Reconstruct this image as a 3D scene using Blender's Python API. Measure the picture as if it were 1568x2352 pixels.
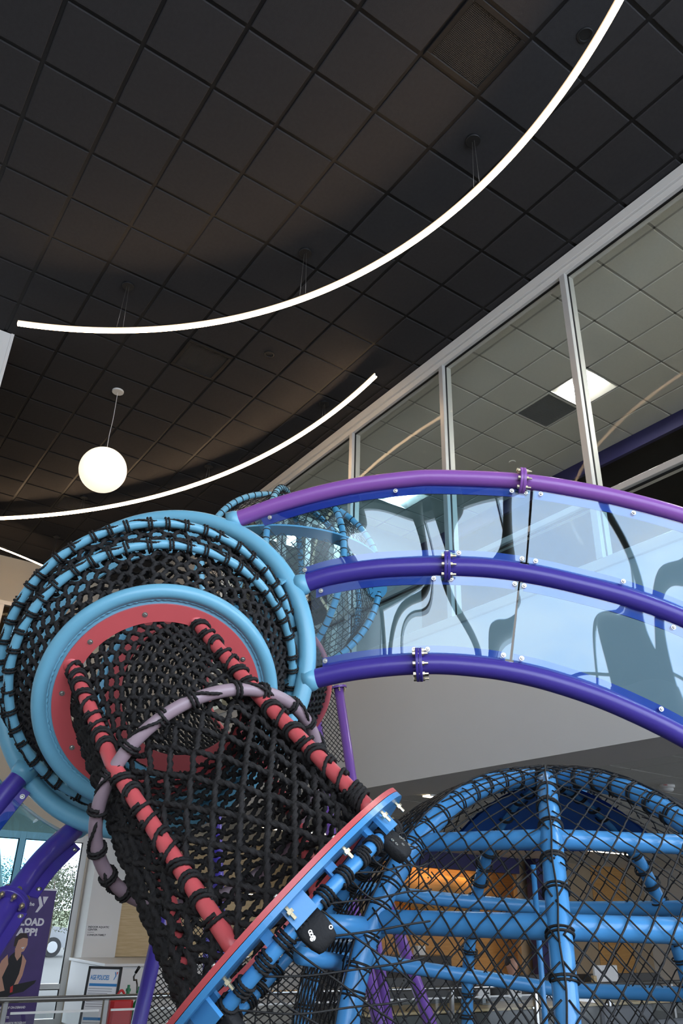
import bpy, math, random
import numpy as np
random.seed(7); rng = np.random.default_rng(7)
for o in list(bpy.data.objects): bpy.data.objects.remove(o)
SC = bpy.context.scene
COL = SC.collection

# ------------------------------------------------------------------ camera
F_PX = 1803.886; YAW, PIT, ROL = 0.5946022, 0.4760072, 0.0295711
CAM = np.array([0.0, 0.0, 1.7])
FW = np.array([math.sin(YAW)*math.cos(PIT), math.cos(YAW)*math.cos(PIT), math.sin(PIT)])
_r = np.array([math.cos(YAW), -math.sin(YAW), 0.0]); _u = np.cross(_r, FW)
RT = math.cos(ROL)*_r + math.sin(ROL)*_u
UP = -math.sin(ROL)*_r + math.cos(ROL)*_u
from mathutils import Matrix, Vector
cd = bpy.data.cameras.new('camera'); cam = bpy.data.objects.new('camera', cd); COL.objects.link(cam)
cd.sensor_fit = 'VERTICAL'; cd.sensor_height = 36.0; cd.lens = 36.0*F_PX/2352.0
cd.clip_start = 0.05; cd.clip_end = 400
M4 = Matrix.Identity(4)
for i in range(3):
    M4[i][0] = RT[i]; M4[i][1] = UP[i]; M4[i][2] = -FW[i]; M4[i][3] = CAM[i]
cam.matrix_world = M4
SC.camera = cam

# ------------------------------------------------------------------ exposure, sky, daylight
SC.view_settings.view_transform = 'Standard'; SC.view_settings.look = 'None'
SC.view_settings.gamma = 1.0; SC.view_settings.use_curve_mapping = False
SC.view_settings.exposure = 0.0
W = bpy.data.worlds.new('overcast_sky'); SC.world = W; W.use_nodes = True
nt = W.node_tree; nt.nodes.clear()
wo = nt.nodes.new('ShaderNodeOutputWorld'); bg = nt.nodes.new('ShaderNodeBackground')
tc = nt.nodes.new('ShaderNodeTexCoord'); mp = nt.nodes.new('ShaderNodeMapping'); nz = nt.nodes.new('ShaderNodeTexNoise')
cr = nt.nodes.new('ShaderNodeValToRGB')
mp.inputs['Scale'].default_value = (1, 1, 2.2); nz.inputs['Scale'].default_value = 2.2; nz.inputs['Detail'].default_value = 5
cr.color_ramp.elements[0].position = 0.35; cr.color_ramp.elements[0].color = (0.62, 0.76, 1.0, 1)
cr.color_ramp.elements[1].position = 0.68; cr.color_ramp.elements[1].color = (0.88, 0.93, 1.0, 1)
nt.links.new(tc.outputs['Generated'], mp.inputs['Vector']); nt.links.new(mp.outputs['Vector'], nz.inputs['Vector'])
nt.links.new(nz.outputs['Fac'], cr.inputs['Fac']); nt.links.new(cr.outputs['Color'], bg.inputs['Color'])
bg.inputs['Strength'].default_value = 7.2
nt.links.new(bg.outputs['Background'], wo.inputs['Surface'])

def portal(name, loc, rot, sx, sy):
    l = bpy.data.lights.new(name, 'AREA'); l.shape = 'RECTANGLE'; l.size = sx; l.size_y = sy
    l.cycles.is_portal = True
    o = bpy.data.objects.new(name, l); COL.objects.link(o); o.location = loc; o.rotation_euler = rot
    return o
# daylight comes in through the tall glazing behind the camera and the entrance glazing at the back
portal('front_window_daylight', (2.3, -5.85, 4.72), (math.radians(90), 0, 0), 20.4, 5.4)
portal('entrance_window_daylight', (3.3, 15.2, 1.6), (math.radians(-90), 0, 0), 3.2, 2.5)

CEIL = 7.790; YB = 15.35; XW = 5.18; SOF = 2.92
GX, GY, TS = 0.1575, 3.5213, 0.61

# ------------------------------------------------------------------ picture maths used to lay things out in the room
def ray(x, y): return FW + RT*((x-784)/F_PX) - UP*((y-1176)/F_PX)
def at(x, y, d): return CAM + ray(x, y)*d
def onz(x, y, z): q = ray(x, y); return CAM + q*(z-CAM[2])/q[2]
def onx(x, y, X): q = ray(x, y); return CAM + q*(X-CAM[0])/q[0]
def ony(x, y, Y): q = ray(x, y); return CAM + q*(Y-CAM[1])/q[1]
def pj(P):
    d = np.asarray(P, float)-CAM; z = d@FW
    return 784+F_PX*(d@RT)/z, 1176-F_PX*(d@UP)/z, z
def cw(v): return RT*v[0] - UP*v[1] + FW*v[2]          # camera axes (right, down, forward) -> world direction
def V(*a): return np.array(a, float)
def nrm(v): v = np.asarray(v, float); return v/np.linalg.norm(v)

# ------------------------------------------------------------------ materials
def lin(c): return tuple(((x/255)/12.92 if x/255 <= 0.04045 else ((x/255+0.055)/1.055)**2.4) for x in c)
def mat(name, rgb, rough=0.5, metal=0.0, bump=0.0, bscale=80.0, vary=0.0, vscale=6.0, spec=0.5, coat=0.0, emit=None, estr=0.0):
    m = bpy.data.materials.new(name); m.use_nodes = True
    t = m.node_tree; b = t.nodes['Principled BSDF']
    c = lin(rgb)+(1,)
    b.inputs['Base Color'].default_value = c
    b.inputs['Roughness'].default_value = rough; b.inputs['Metallic'].default_value = metal
    b.inputs['Specular IOR Level'].default_value = spec
    if coat: b.inputs['Coat Weight'].default_value = coat; b.inputs['Coat Roughness'].default_value = 0.15
    tcn = t.nodes.new('ShaderNodeTexCoord')
    if vary:
        n = t.nodes.new('ShaderNodeTexNoise'); n.inputs['Scale'].default_value = vscale; n.inputs['Detail'].default_value = 4
        r = t.nodes.new('ShaderNodeValToRGB')
        r.color_ramp.elements[0].position = 0.3; r.color_ramp.elements[1].position = 0.7
        r.color_ramp.elements[0].color = tuple(x*(1-vary) for x in c[:3])+(1,)
        r.color_ramp.elements[1].color = tuple(min(1, x*(1+vary)) for x in c[:3])+(1,)
        t.links.new(tcn.outputs['Object'], n.inputs['Vector']); t.links.new(n.outputs['Fac'], r.inputs['Fac'])
        t.links.new(r.outputs['Color'], b.inputs['Base Color'])
    if bump:
        n2 = t.nodes.new('ShaderNodeTexNoise'); n2.inputs['Scale'].default_value = bscale; n2.inputs['Detail'].default_value = 3
        bp = t.nodes.new('ShaderNodeBump'); bp.inputs['Strength'].default_value = bump; bp.inputs['Distance'].default_value = 0.004
        t.links.new(tcn.outputs['Object'], n2.inputs['Vector']); t.links.new(n2.outputs['Fac'], bp.inputs['Height'])
        t.links.new(bp.outputs['Normal'], b.inputs['Normal'])
    if emit:
        b.inputs['Emission Color'].default_value = lin(emit)+(1,); b.inputs['Emission Strength'].default_value = estr
    return m
def sheet(name, tint, ior=1.5, bump=0.0, gl=1.0):
    """clear plastic or glass: light goes through tinted, and it mirrors by Fresnel"""
    m = bpy.data.materials.new(name); m.use_nodes = True; t = m.node_tree; t.nodes.clear()
    o = t.nodes.new('ShaderNodeOutputMaterial'); tr = t.nodes.new('ShaderNodeBsdfTransparent'); g = t.nodes.new('ShaderNodeBsdfGlossy')
    f = t.nodes.new('ShaderNodeFresnel'); mx = t.nodes.new('ShaderNodeMixShader')
    tr.inputs['Color'].default_value = tuple(tint)+(1,); g.inputs['Roughness'].default_value = 0.0
    g.inputs['Color'].default_value = (gl, gl, gl, 1); f.inputs['IOR'].default_value = ior
    if bump:
        tcn = t.nodes.new('ShaderNodeTexCoord'); n = t.nodes.new('ShaderNodeTexNoise'); n.inputs['Scale'].default_value = 3.0; n.inputs['Detail'].default_value = 0
        bp = t.nodes.new('ShaderNodeBump'); bp.inputs['Strength'].default_value = bump; bp.inputs['Distance'].default_value = 0.02
        t.links.new(tcn.outputs['Object'], n.inputs['Vector']); t.links.new(n.outputs['Fac'], bp.inputs['Height'])
        t.links.new(bp.outputs['Normal'], g.inputs['Normal'])
    ge = t.nodes.new('ShaderNodeNewGeometry'); ma = t.nodes.new('ShaderNodeMath'); ma.operation = 'MULTIPLY_ADD'
    ma.inputs[1].default_value = 1/ior-ior; ma.inputs[2].default_value = ior
    t.links.new(ge.outputs['Backfacing'], ma.inputs[0]); t.links.new(ma.outputs['Value'], f.inputs['IOR'])
    t.links.new(f.outputs['Fac'], mx.inputs['Fac']); t.links.new(tr.outputs['BSDF'], mx.inputs[1]); t.links.new(g.outputs['BSDF'], mx.inputs[2])
    t.links.new(mx.outputs['Shader'], o.inputs['Surface'])
    return m
def woodmat(name, a, b, scale=(1, 1, 12), rough=0.5):
    m = mat(name, a, rough); t = m.node_tree; bs = t.nodes['Principled BSDF']
    tcn = t.nodes.new('ShaderNodeTexCoord'); mpn = t.nodes.new('ShaderNodeMapping'); n = t.nodes.new('ShaderNodeTexNoise'); r = t.nodes.new('ShaderNodeValToRGB')
    mpn.inputs['Scale'].default_value = scale; n.inputs['Scale'].default_value = 4; n.inputs['Detail'].default_value = 6
    r.color_ramp.elements[0].position = 0.3; r.color_ramp.elements[1].position = 0.7
    r.color_ramp.elements[0].color = lin(a)+(1,); r.color_ramp.elements[1].color = lin(b)+(1,)
    t.links.new(tcn.outputs['Object'], mpn.inputs['Vector']); t.links.new(mpn.outputs['Vector'], n.inputs['Vector'])
    t.links.new(n.outputs['Fac'], r.inputs['Fac']); t.links.new(r.outputs['Color'], bs.inputs['Base Color'])
    return m

M = {}
M['tile_dark'] = mat('charcoal_ceiling_tile', (55, 54, 55), 0.95, bump=0.5, bscale=160, vary=0.06, vscale=30, spec=0.2)
M['grid_dark'] = mat('black_ceiling_grid', (24, 23, 23), 0.55, spec=0.35)
M['plenum'] = mat('black_plenum', (12, 12, 12), 0.9)
M['tile_white'] = mat('white_ceiling_tile', (222, 222, 214), 0.95, bump=0.3, bscale=200, vary=0.03, vscale=40, spec=0.2)
M['grid_white'] = mat('white_ceiling_grid', (176, 176, 170), 0.5)
M['wall_white'] = mat('white_painted_drywall', (226, 224, 218), 0.85, bump=0.06, bscale=120, vary=0.012, vscale=2, spec=0.25)
M['wall_beige'] = mat('warm_beige_drywall', (214, 204, 184), 0.85, vary=0.02, vscale=2, spec=0.25)
M['alum'] = mat('clear_anodised_aluminium', (214, 214, 210), 0.42, 0.35)
M['gasket'] = mat('black_gasket', (16, 16, 17), 0.6)
M['glass'] = sheet('window_glass', (0.955, 0.975, 0.965), 1.09)
M['glass_clear'] = sheet('railing_glass', (0.93, 0.955, 0.95), 1.45)
M['acrylic'] = sheet('blue_tinted_acrylic', (0.64, 0.85, 0.975), 1.60)
M['acrylic_pale'] = sheet('light_blue_tinted_acrylic', (0.55, 0.81, 0.92), 1.5)
M['core'] = mat('dark_grey_grille', (74, 70, 66), 0.5)
M['navy'] = mat('navy_painted_fascia', (46, 44, 92), 0.6)
M['floor'] = mat('grey_floor', (84, 80, 76), 0.5, vary=0.05, vscale=1.5)
M['sky_blue'] = mat('light_blue_powder_coat', (118, 182, 207), 0.32, bump=0.05, bscale=300, vary=0.015, vscale=8)
M['globe_blue'] = mat('bright_blue_powder_coat', (80, 154, 212), 0.27, bump=0.05, bscale=300, vary=0.015, vscale=8)
M['dark_blue'] = mat('deep_blue_panel', (22, 76, 150), 0.45)
M['violet'] = mat('violet_powder_coat', (75, 60, 152), 0.30, bump=0.05, bscale=300)
M['orchid'] = mat('orchid_powder_coat', (150, 92, 174), 0.30, bump=0.05, bscale=300)
M['plum'] = mat('plum_powder_coat', (126, 84, 168), 0.30)
M['coral'] = mat('coral_red_powder_coat', (208, 90, 92), 0.36, bump=0.05, bscale=300, vary=0.015, vscale=8)
M['mauve'] = mat('dusty_mauve_powder_coat', (164, 142, 150), 0.36, bump=0.05, bscale=300)
M['rope'] = mat('black_braided_rope', (40, 38, 37), 0.72, bump=0.6, bscale=500, vary=0.25, vscale=60, spec=0.35)
M['twine'] = mat('black_net_twine', (40, 39, 38), 0.65, vary=0.2, vscale=60, spec=0.4)
M['steel'] = mat('zinc_plated_steel', (196, 194, 186), 0.28, 0.9)
M['brass'] = mat('yellow_zinc_steel', (204, 192, 160), 0.3, 0.9)
M['chrome'] = mat('brushed_stainless_steel', (190, 190, 188), 0.22, 0.95)
M['black_cloth'] = mat('black_padded_vinyl', (20, 20, 21), 0.7, bump=0.3, bscale=150)
M['black_metal'] = mat('black_metal', (20, 20, 21), 0.5)
M['white_metal'] = mat('white_metal', (224, 222, 216), 0.45)
M['cable'] = mat('steel_cable', (150, 145, 138), 0.35, 0.7)
M['strip'] = mat('led_strip_lens', (255, 236, 212), 0.5, emit=(255, 214, 168), estr=32.0)
M['opal'] = mat('opal_glass_globe', (250, 246, 236), 0.25, emit=(255, 240, 216), estr=1.0)
M['troffer'] = mat('troffer_lens', (255, 248, 236), 0.5, emit=(255, 251, 243), estr=125.0)
M['downlight'] = mat('linear_light_lens', (255, 244, 226), 0.5, emit=(255, 230, 196), estr=24.0)
M['tape'] = mat('warm_light_tape', (255, 226, 170), 0.5, emit=(255, 206, 130), estr=45.0)
M['oak'] = woodmat('pale_oak_veneer', (196, 166, 118), (214, 188, 142))
M['amber'] = woodmat('amber_wood_panel', (190, 138, 74), (206, 156, 92))
M['taupe'] = mat('taupe_wall_panel', (170, 148, 118), 0.7, vary=0.03, vscale=3)
M['charcoal'] = mat('charcoal_laminate', (62, 60, 58), 0.5)
M['grey_fabric'] = mat('grey_fabric_screen', (112, 114, 116), 0.9, bump=0.4, bscale=400)
M['white_lam'] = mat('white_laminate', (226, 224, 220), 0.4)
M['silver_grey'] = mat('silver_grey_panel', (150, 152, 154), 0.4, 0.2)
M['banner'] = mat('purple_banner_print', (76, 56, 118), 0.55, vary=0.18, vscale=2.2)
M['ink_white'] = mat('white_print', (232, 230, 236), 0.6)
M['ink_black'] = mat('black_print', (30, 30, 34), 0.6)
M['ink_blue'] = mat('blue_print', (48, 132, 196), 0.6)
M['ink_violet'] = mat('violet_print', (86, 62, 150), 0.6)
M['ink_plum'] = mat('plum_print', (150, 100, 160), 0.6)
M['ink_red'] = mat('red_print', (206, 52, 50), 0.6)
M['ink_grey'] = mat('grey_print', (168, 168, 172), 0.6)
M['skin'] = mat('skin', (206, 156, 132), 0.55)
M['hair'] = mat('brown_hair', (58, 44, 40), 0.6)
M['paper'] = mat('white_poster', (234, 236, 238), 0.6)
M['green'] = mat('green_cylinder_paint', (40, 120, 78), 0.35)
M['red'] = mat('red_plastic', (190, 32, 36), 0.4)
M['asphalt'] = mat('pale_asphalt', (62, 60, 56), 0.9, vary=0.06, vscale=2)
M['grass'] = mat('dry_grass', (72, 78, 46), 0.95, vary=0.2, vscale=3)
M['leaf'] = mat('dusty_green_foliage', (56, 62, 40), 0.8, vary=0.3, vscale=4)
M['bark'] = mat('grey_brown_bark', (66, 56, 46), 0.9, vary=0.2, vscale=8)
M['car'] = mat('white_car_paint', (112, 114, 118), 0.25, coat=0.5)
M['tyre'] = mat('tyre_rubber', (28, 28, 30), 0.8)
M['concrete'] = mat('pale_concrete', (196, 190, 178), 0.8, vary=0.04, vscale=2)
M['orange'] = mat('orange_box', (206, 120, 52), 0.6)

# ------------------------------------------------------------------ mesh helpers
class MB:
    def __init__(s): s.v = []; s.q = []; s.n = []; s.k = 0
    def add(s, verts, quads=None, ngons=None):
        verts = np.asarray(verts, float).reshape(-1, 3)
        if quads is not None and len(quads): s.q.append(np.asarray(quads, int)+s.k)
        if ngons:
            for g in ngons: s.n.append([int(i)+s.k for i in g])
        s.v.append(verts); s.k += len(verts); return s
    def build(s, name, m, parent=None, smooth=True, origin=None):
        me = bpy.data.meshes.new(name)
        v = np.concatenate(s.v) if s.v else np.zeros((0, 3))
        if origin is not None: v = v-np.asarray(origin, float)
        q = np.concatenate(s.q) if s.q else np.zeros((0, 4), int)
        li = [q.ravel()] + [np.array(g) for g in s.n]
        lens = np.concatenate([np.full(len(q), 4), np.array([len(g) for g in s.n], int)]).astype(int)
        loops = np.concatenate(li).astype(np.int32)
        starts = np.concatenate([[0], np.cumsum(lens)[:-1]]).astype(np.int32) if len(lens) else np.zeros(0, np.int32)
        me.vertices.add(len(v)); me.vertices.foreach_set('co', v.astype(np.float32).ravel())
        me.loops.add(len(loops)); me.loops.foreach_set('vertex_index', loops)
        me.polygons.add(len(lens)); me.polygons.foreach_set('loop_start', starts)
        me.polygons.foreach_set('use_smooth', np.full(len(lens), bool(smooth)))
        me.update(calc_edges=True); me.validate()
        me.materials.append(M[m] if isinstance(m, str) else m)
        o = bpy.data.objects.new(name, me); COL.objects.link(o)
        if parent is not None: setparent(o, parent)
        if origin is not None: o.location = Vector(origin)-(parent_world(parent) if parent is not None else Vector((0, 0, 0)))
        elif parent is not None: o.location = -parent_world(parent)
        if smooth == 'auto':
            me.set_sharp_from_angle(angle=math.radians(35))
        return o
def parent_world(p):
    l = Vector((0, 0, 0))
    while p is not None: l = l+p.location; p = p.parent
    return l
def setparent(o, p): o.parent = p
def empty(name, loc=(0, 0, 0)):
    o = bpy.data.objects.new(name, None); COL.objects.link(o); o.location = Vector([float(x) for x in loc]); o.empty_display_size = 0.1
    return o
def tag(o, label=None, cat=None, group=None, kind=None):
    if label: o['label'] = label
    if cat: o['category'] = cat
    if group: o['group'] = group
    if kind: o['kind'] = kind
    return o
def thing(name, label, cat, loc=(0, 0, 0), group=None, kind=None): return tag(empty(name, loc), label, cat, group, kind)

BOXQ = [[0, 3, 2, 1], [4, 5, 6, 7], [0, 1, 5, 4], [1, 2, 6, 5], [2, 3, 7, 6], [3, 0, 4, 7]]
def box(b, x0, x1, y0, y1, z0, z1):
    b.add([[x0, y0, z0], [x1, y0, z0], [x1, y1, z0], [x0, y1, z0], [x0, y0, z1], [x1, y0, z1], [x1, y1, z1], [x0, y1, z1]], BOXQ); return b
def obox(b, c, ex, ey, ez):
    """box centred at c with half-extent vectors"""
    c, ex, ey, ez = [np.asarray(a, float) for a in (c, ex, ey, ez)]
    b.add([c-ex-ey-ez, c+ex-ey-ez, c+ex+ey-ez, c-ex+ey-ez, c-ex-ey+ez, c+ex-ey+ez, c+ex+ey+ez, c-ex+ey+ez], BOXQ); return b
def bbox(b, x0, x1, y0, y1, z0, z1, bev=0.004):
    """box with chamfered vertical edges and top edges"""
    e = bev
    def loop(i, z): return [[x0+i+e, y0+i, z], [x1-i-e, y0+i, z], [x1-i, y0+i+e, z], [x1-i, y1-i-e, z], [x1-i-e, y1-i, z], [x0+i+e, y1-i, z], [x0+i, y1-i-e, z], [x0+i, y0+i+e, z]]
    L = [loop(e, z0), loop(0, z0+e), loop(0, z1-e), loop(e, z1)]
    v = [p for l in L for p in l]; q = []
    for r in range(3):
        for i in range(8): q.append([r*8+i, r*8+(i+1) % 8, (r+1)*8+(i+1) % 8, (r+1)*8+i])
    b.add(v, q, [list(range(7, -1, -1)), list(range(24, 32))]); return b
def ppos(pts, n):
    """Catmull-Rom through pts -> n points evenly by arc length"""
    P = np.asarray(pts, float)
    if len(P) == 2:
        t = np.linspace(0, 1, n)[:, None]; return P[0]*(1-t)+P[1]*t
    Q = np.vstack([2*P[0]-P[1], P, 2*P[-1]-P[-2]]); out = []
    for i in range(1, len(Q)-2):
        t = np.linspace(0, 1, 24, endpoint=False)[:, None]
        a, b_, c, d = Q[i-1], Q[i], Q[i+1], Q[i+2]
        out.append(0.5*((2*b_)+(-a+c)*t+(2*a-5*b_+4*c-d)*t**2+(-a+3*b_-3*c+d)*t**3))
    out = np.vstack(out+[P[-1:]]); s = np.concatenate([[0], np.cumsum(np.linalg.norm(np.diff(out, axis=0), axis=1))])
    u = np.linspace(0, s[-1], n); return np.stack([np.interp(u, s, out[:, k]) for k in range(out.shape[1])], 1)
def frames(P, closed=False, ref=None):
    P = np.asarray(P, float)
    if closed: T = np.roll(P, -1, 0)-np.roll(P, 1, 0)
    else: T = np.gradient(P, axis=0)
    T /= np.linalg.norm(T, axis=1)[:, None]+1e-12
    if ref is not None:
        R0 = np.broadcast_to(ref, P.shape); N = R0-(R0*T).sum(1)[:, None]*T; N /= np.linalg.norm(N, axis=1)[:, None]+1e-12
    else:
        N = np.zeros_like(P); a = V(0, 0, 1) if abs(T[0][2]) < 0.9 else V(1, 0, 0)
        n = a-(a@T[0])*T[0]; n /= np.linalg.norm(n); N[0] = n
        for i in range(1, len(P)):
            n = n-(n@T[i])*T[i]; n /= np.linalg.norm(n)+1e-12; N[i] = n
    return T, N, np.cross(T, N)
def tube(b, P, r, sides=12, closed=False, caps=True, ref=None):
    P = np.asarray(P, float); n = len(P); T, N, B = frames(P, closed, ref)
    a = np.linspace(0, 2*math.pi, sides, endpoint=False); r = np.broadcast_to(np.asarray(r, float), (n,))
    v = P[:, None, :]+r[:, None, None]*(N[:, None, :]*np.cos(a)[None, :, None]+B[:, None, :]*np.sin(a)[None, :, None])
    m = n if closed else n-1
    i = np.arange(m)[:, None]; j = np.arange(sides)[None, :]; i2 = (i+1) % n; j2 = (j+1) % sides
    q = np.stack([i*sides+j, i*sides+j2, i2*sides+j2, i2*sides+j], -1).reshape(-1, 4)
    ng = None if closed or not caps else [list(range(sides-1, -1, -1)), list(range((n-1)*sides, n*sides))]
    b.add(v.reshape(-1, 3), q, ng); return b
def rope(b, P, r, pitch=0.05, ref=None, closed=False, sides=12):
    """laid rope: three-lobed section that turns along its length"""
    P = np.asarray(P, float); n = len(P); T, N, B = frames(P, closed, ref)
    s = np.concatenate([[0], np.cumsum(np.linalg.norm(np.diff(P, axis=0), axis=1))])
    a = np.linspace(0, 2*math.pi, sides, endpoint=False)
    ph = 2*math.pi*s/pitch/3.0*1.0
    rho = r*(0.80+0.27*np.cos(3*(a[None, :]-ph[:, None])))
    v = P[:, None, :]+rho[:, :, None]*(N[:, None, :]*np.cos(a)[None, :, None]+B[:, None, :]*np.sin(a)[None, :, None])
    m = n if closed else n-1
    i = np.arange(m)[:, None]; j = np.arange(sides)[None, :]; i2 = (i+1) % n; j2 = (j+1) % sides
    q = np.stack([i*sides+j, i*sides+j2, i2*sides+j2, i2*sides+j], -1).reshape(-1, 4)
    b.add(v.reshape(-1, 3), q, None if closed else [list(range(sides-1, -1, -1)), list(range((n-1)*sides, n*sides))]); return b
def basis(n, ref=(0, 0, 1)):
    n = nrm(n); ref = np.asarray(ref, float)
    if abs(n@nrm(ref)) > 0.98: ref = V(1, 0, 0)
    e1 = nrm(ref-(ref@n)*n); return e1, np.cross(n, e1), n
def circle(c, e1, e2, R, n): a = np.linspace(0, 2*math.pi, n, endpoint=False)[:, None]; return np.asarray(c)+R*(np.cos(a)*e1+np.sin(a)*e2)
def ringtube(b, c, n, R, r, seg=96, sides=14):
    e1, e2, nn = basis(n); return tube(b, circle(c, e1, e2, R, seg), r, sides, closed=True, ref=nn)
def annulus(b, c, n, r0, r1, th, seg=96):
    e1, e2, nn = basis(n); c = np.asarray(c, float)
    L = [circle(c+nn*th/2, e1, e2, r0, seg), circle(c+nn*th/2, e1, e2, r1, seg), circle(c-nn*th/2, e1, e2, r1, seg), circle(c-nn*th/2, e1, e2, r0, seg)]
    v = np.vstack(L); q = []
    for k in range(4):
        for i in range(seg): q.append([k*seg+i, ((k+1) % 4)*seg+i, ((k+1) % 4)*seg+(i+1) % seg, k*seg+(i+1) % seg])
    q = [f[::-1] for f in q]
    b.add(v, q); return b
def disc(b, c, n, r, th, seg=24, cham=0.0):
    e1, e2, nn = basis(n); c = np.asarray(c, float)
    L = [circle(c-nn*th/2, e1, e2, r, seg), circle(c+nn*(th/2-cham), e1, e2, r, seg)]
    if cham: L.append(circle(c+nn*th/2, e1, e2, r-cham, seg))
    v = np.vstack(L); q = []
    for k in range(len(L)-1):
        for i in range(seg): q.append([k*seg+i, k*seg+(i+1) % seg, (k+1)*seg+(i+1) % seg, (k+1)*seg+i])
    b.add(v, q, [list(range(seg-1, -1, -1)), list(range((len(L)-1)*seg, len(L)*seg))]); return b
def lathe(b, c, prof, n=(0, 0, 1), seg=24):
    e1, e2, nn = basis(n, (1, 0, 0)); c = np.asarray(c, float)
    v = np.vstack([circle(c+nn*h, e1, e2, max(r, 1e-5), seg) for r, h in prof]); q = []
    for k in range(len(prof)-1):
        for i in range(seg): q.append([k*seg+i, k*seg+(i+1) % seg, (k+1)*seg+(i+1) % seg, (k+1)*seg+i])
    b.add(v, q, [list(range(seg-1, -1, -1)), list(range((len(prof)-1)*seg, len(prof)*seg))]); return b
def prism(b, poly, ex, ey, c, nn, th):
    """polygon (2-D points) in the plane c + x*ex + y*ey, extruded by th along nn"""
    c, ex, ey, nn = [np.asarray(a, float) for a in (c, ex, ey, nn)]
    p0 = [c+x*ex+y*ey for x, y in poly]; p1 = [p+nn*th for p in p0]; k = len(poly)
    q = [[i, (i+1) % k, k+(i+1) % k, k+i] for i in range(k)]
    b.add(p0+p1, q, [list(range(k-1, -1, -1)), list(range(k, 2*k))]); return b
def inst(src, name, parent, mw):
    """object sharing src's mesh, placed by a world matrix"""
    o = bpy.data.objects.new(name, src); COL.objects.link(o)
    if parent is not None:
        o.parent = parent; o.matrix_parent_inverse = Matrix.Identity(4)
        l = parent_world(parent); mw = Matrix.Translation(-l) @ mw
    o.matrix_basis = mw
    return o
def mw(c, x, y, z):
    m = Matrix.Identity(4)
    for i in range(3): m[i][0] = x[i]; m[i][1] = y[i]; m[i][2] = z[i]; m[i][3] = c[i]
    return m
def local_mesh(b, name, m, smooth=True):
    o = b.build(name, m, None, smooth); me = o.data; bpy.data.objects.remove(o); return me
def inframe(P, mrg=70):
    x, y, z = pj(P); return z > 0.2 and -mrg < x < 1568+mrg and -mrg < y < 2352+mrg

# shared small hardware meshes (local z is the outward axis)
def bolt_mesh(name, r, m='steel'):
    b = MB(); lathe(b, (0, 0, 0), [(r*1.75, 0), (r*1.75, r*0.25), (r*1.05, r*0.25), (r*1.05, r*0.7), (r*0.75, r*1.0), (r*0.42, r*1.02), (r*0.40, r*0.6)], seg=14)
    return local_mesh(b, name, m, False)
BOLT_S = bolt_mesh('button_bolt_small', 0.0052); BOLT_M = bolt_mesh('button_bolt', 0.0052)
def hexbolt_mesh():
    b = MB(); lathe(b, (0, 0, 0), [(0.009, -0.022), (0.009, -0.012), (0.0045, -0.012), (0.0045, 0.012), (0.009, 0.012), (0.009, 0.020), (0.0045, 0.020), (0.0045, 0.034)], seg=6)
    return local_mesh(b, 'flange_bolt', 'brass', False)
HEXB = hexbolt_mesh()
def put_bolt(me, name, parent, c, n):
    e1, e2, nn = basis(n); return inst(me, name, parent, mw(c, e1, e2, nn))
def coil_mesh(name, rt, rr, turns, pitch, tilt=0.0, n=26, m='rope'):
    b = MB(); t = np.linspace(0, turns*2*math.pi, int(n*turns)); z = (t/(2*math.pi)-turns/2)*pitch
    P = np.stack([(rt+rr*0.9)*np.cos(t), (rt+rr*0.9)*np.sin(t), z+tilt*(rt+rr)*np.cos(t)], 1)
    rope(b, P, rr, pitch=rr*2.4, ref=None, sides=10)
    return local_mesh(b, name, m, True)
def lash_along(P, me, name, parent, spacing, start=0.0, jitter=0.3, closed=False, ref=None):
    P = np.asarray(P); PP = np.vstack([P, P[:1]]) if closed else P
    s = np.concatenate([[0], np.cumsum(np.linalg.norm(np.diff(PP, axis=0), axis=1))]); L = s[-1]; out = []
    k = max(1, int((L-start)/spacing)); sp = (L-start)/k if closed else spacing
    for i in range(k):
        u = start+i*sp+(random.random()-0.5)*spacing*jitter
        c = V(*[np.interp(u, s, PP[:, j]) for j in range(3)]); d = V(*[np.interp(min(u+0.01, L), s, PP[:, j])-np.interp(max(u-0.01, 0), s, PP[:, j]) for j in range(3)])
        z = nrm(d); e1, e2, _ = basis(z, ref if ref is not None else (0.3, 0.5, 0.8)); a = random.uniform(0, 6.28) if ref is None else random.uniform(-0.3, 0.3)
        x = e1*math.cos(a)+e2*math.sin(a); y = np.cross(z, x)
        out.append(inst(me, name, parent, mw(c, x, y, z)))
    return out

# ================================================================== THE ROOM
b = MB(); box(b, -8, 18, -6.1, YB+0.2, -0.2, 0.0); tag(b.build('floor', 'floor', None, False), 'grey hard floor of the lobby', 'floor', kind='structure')

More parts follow.
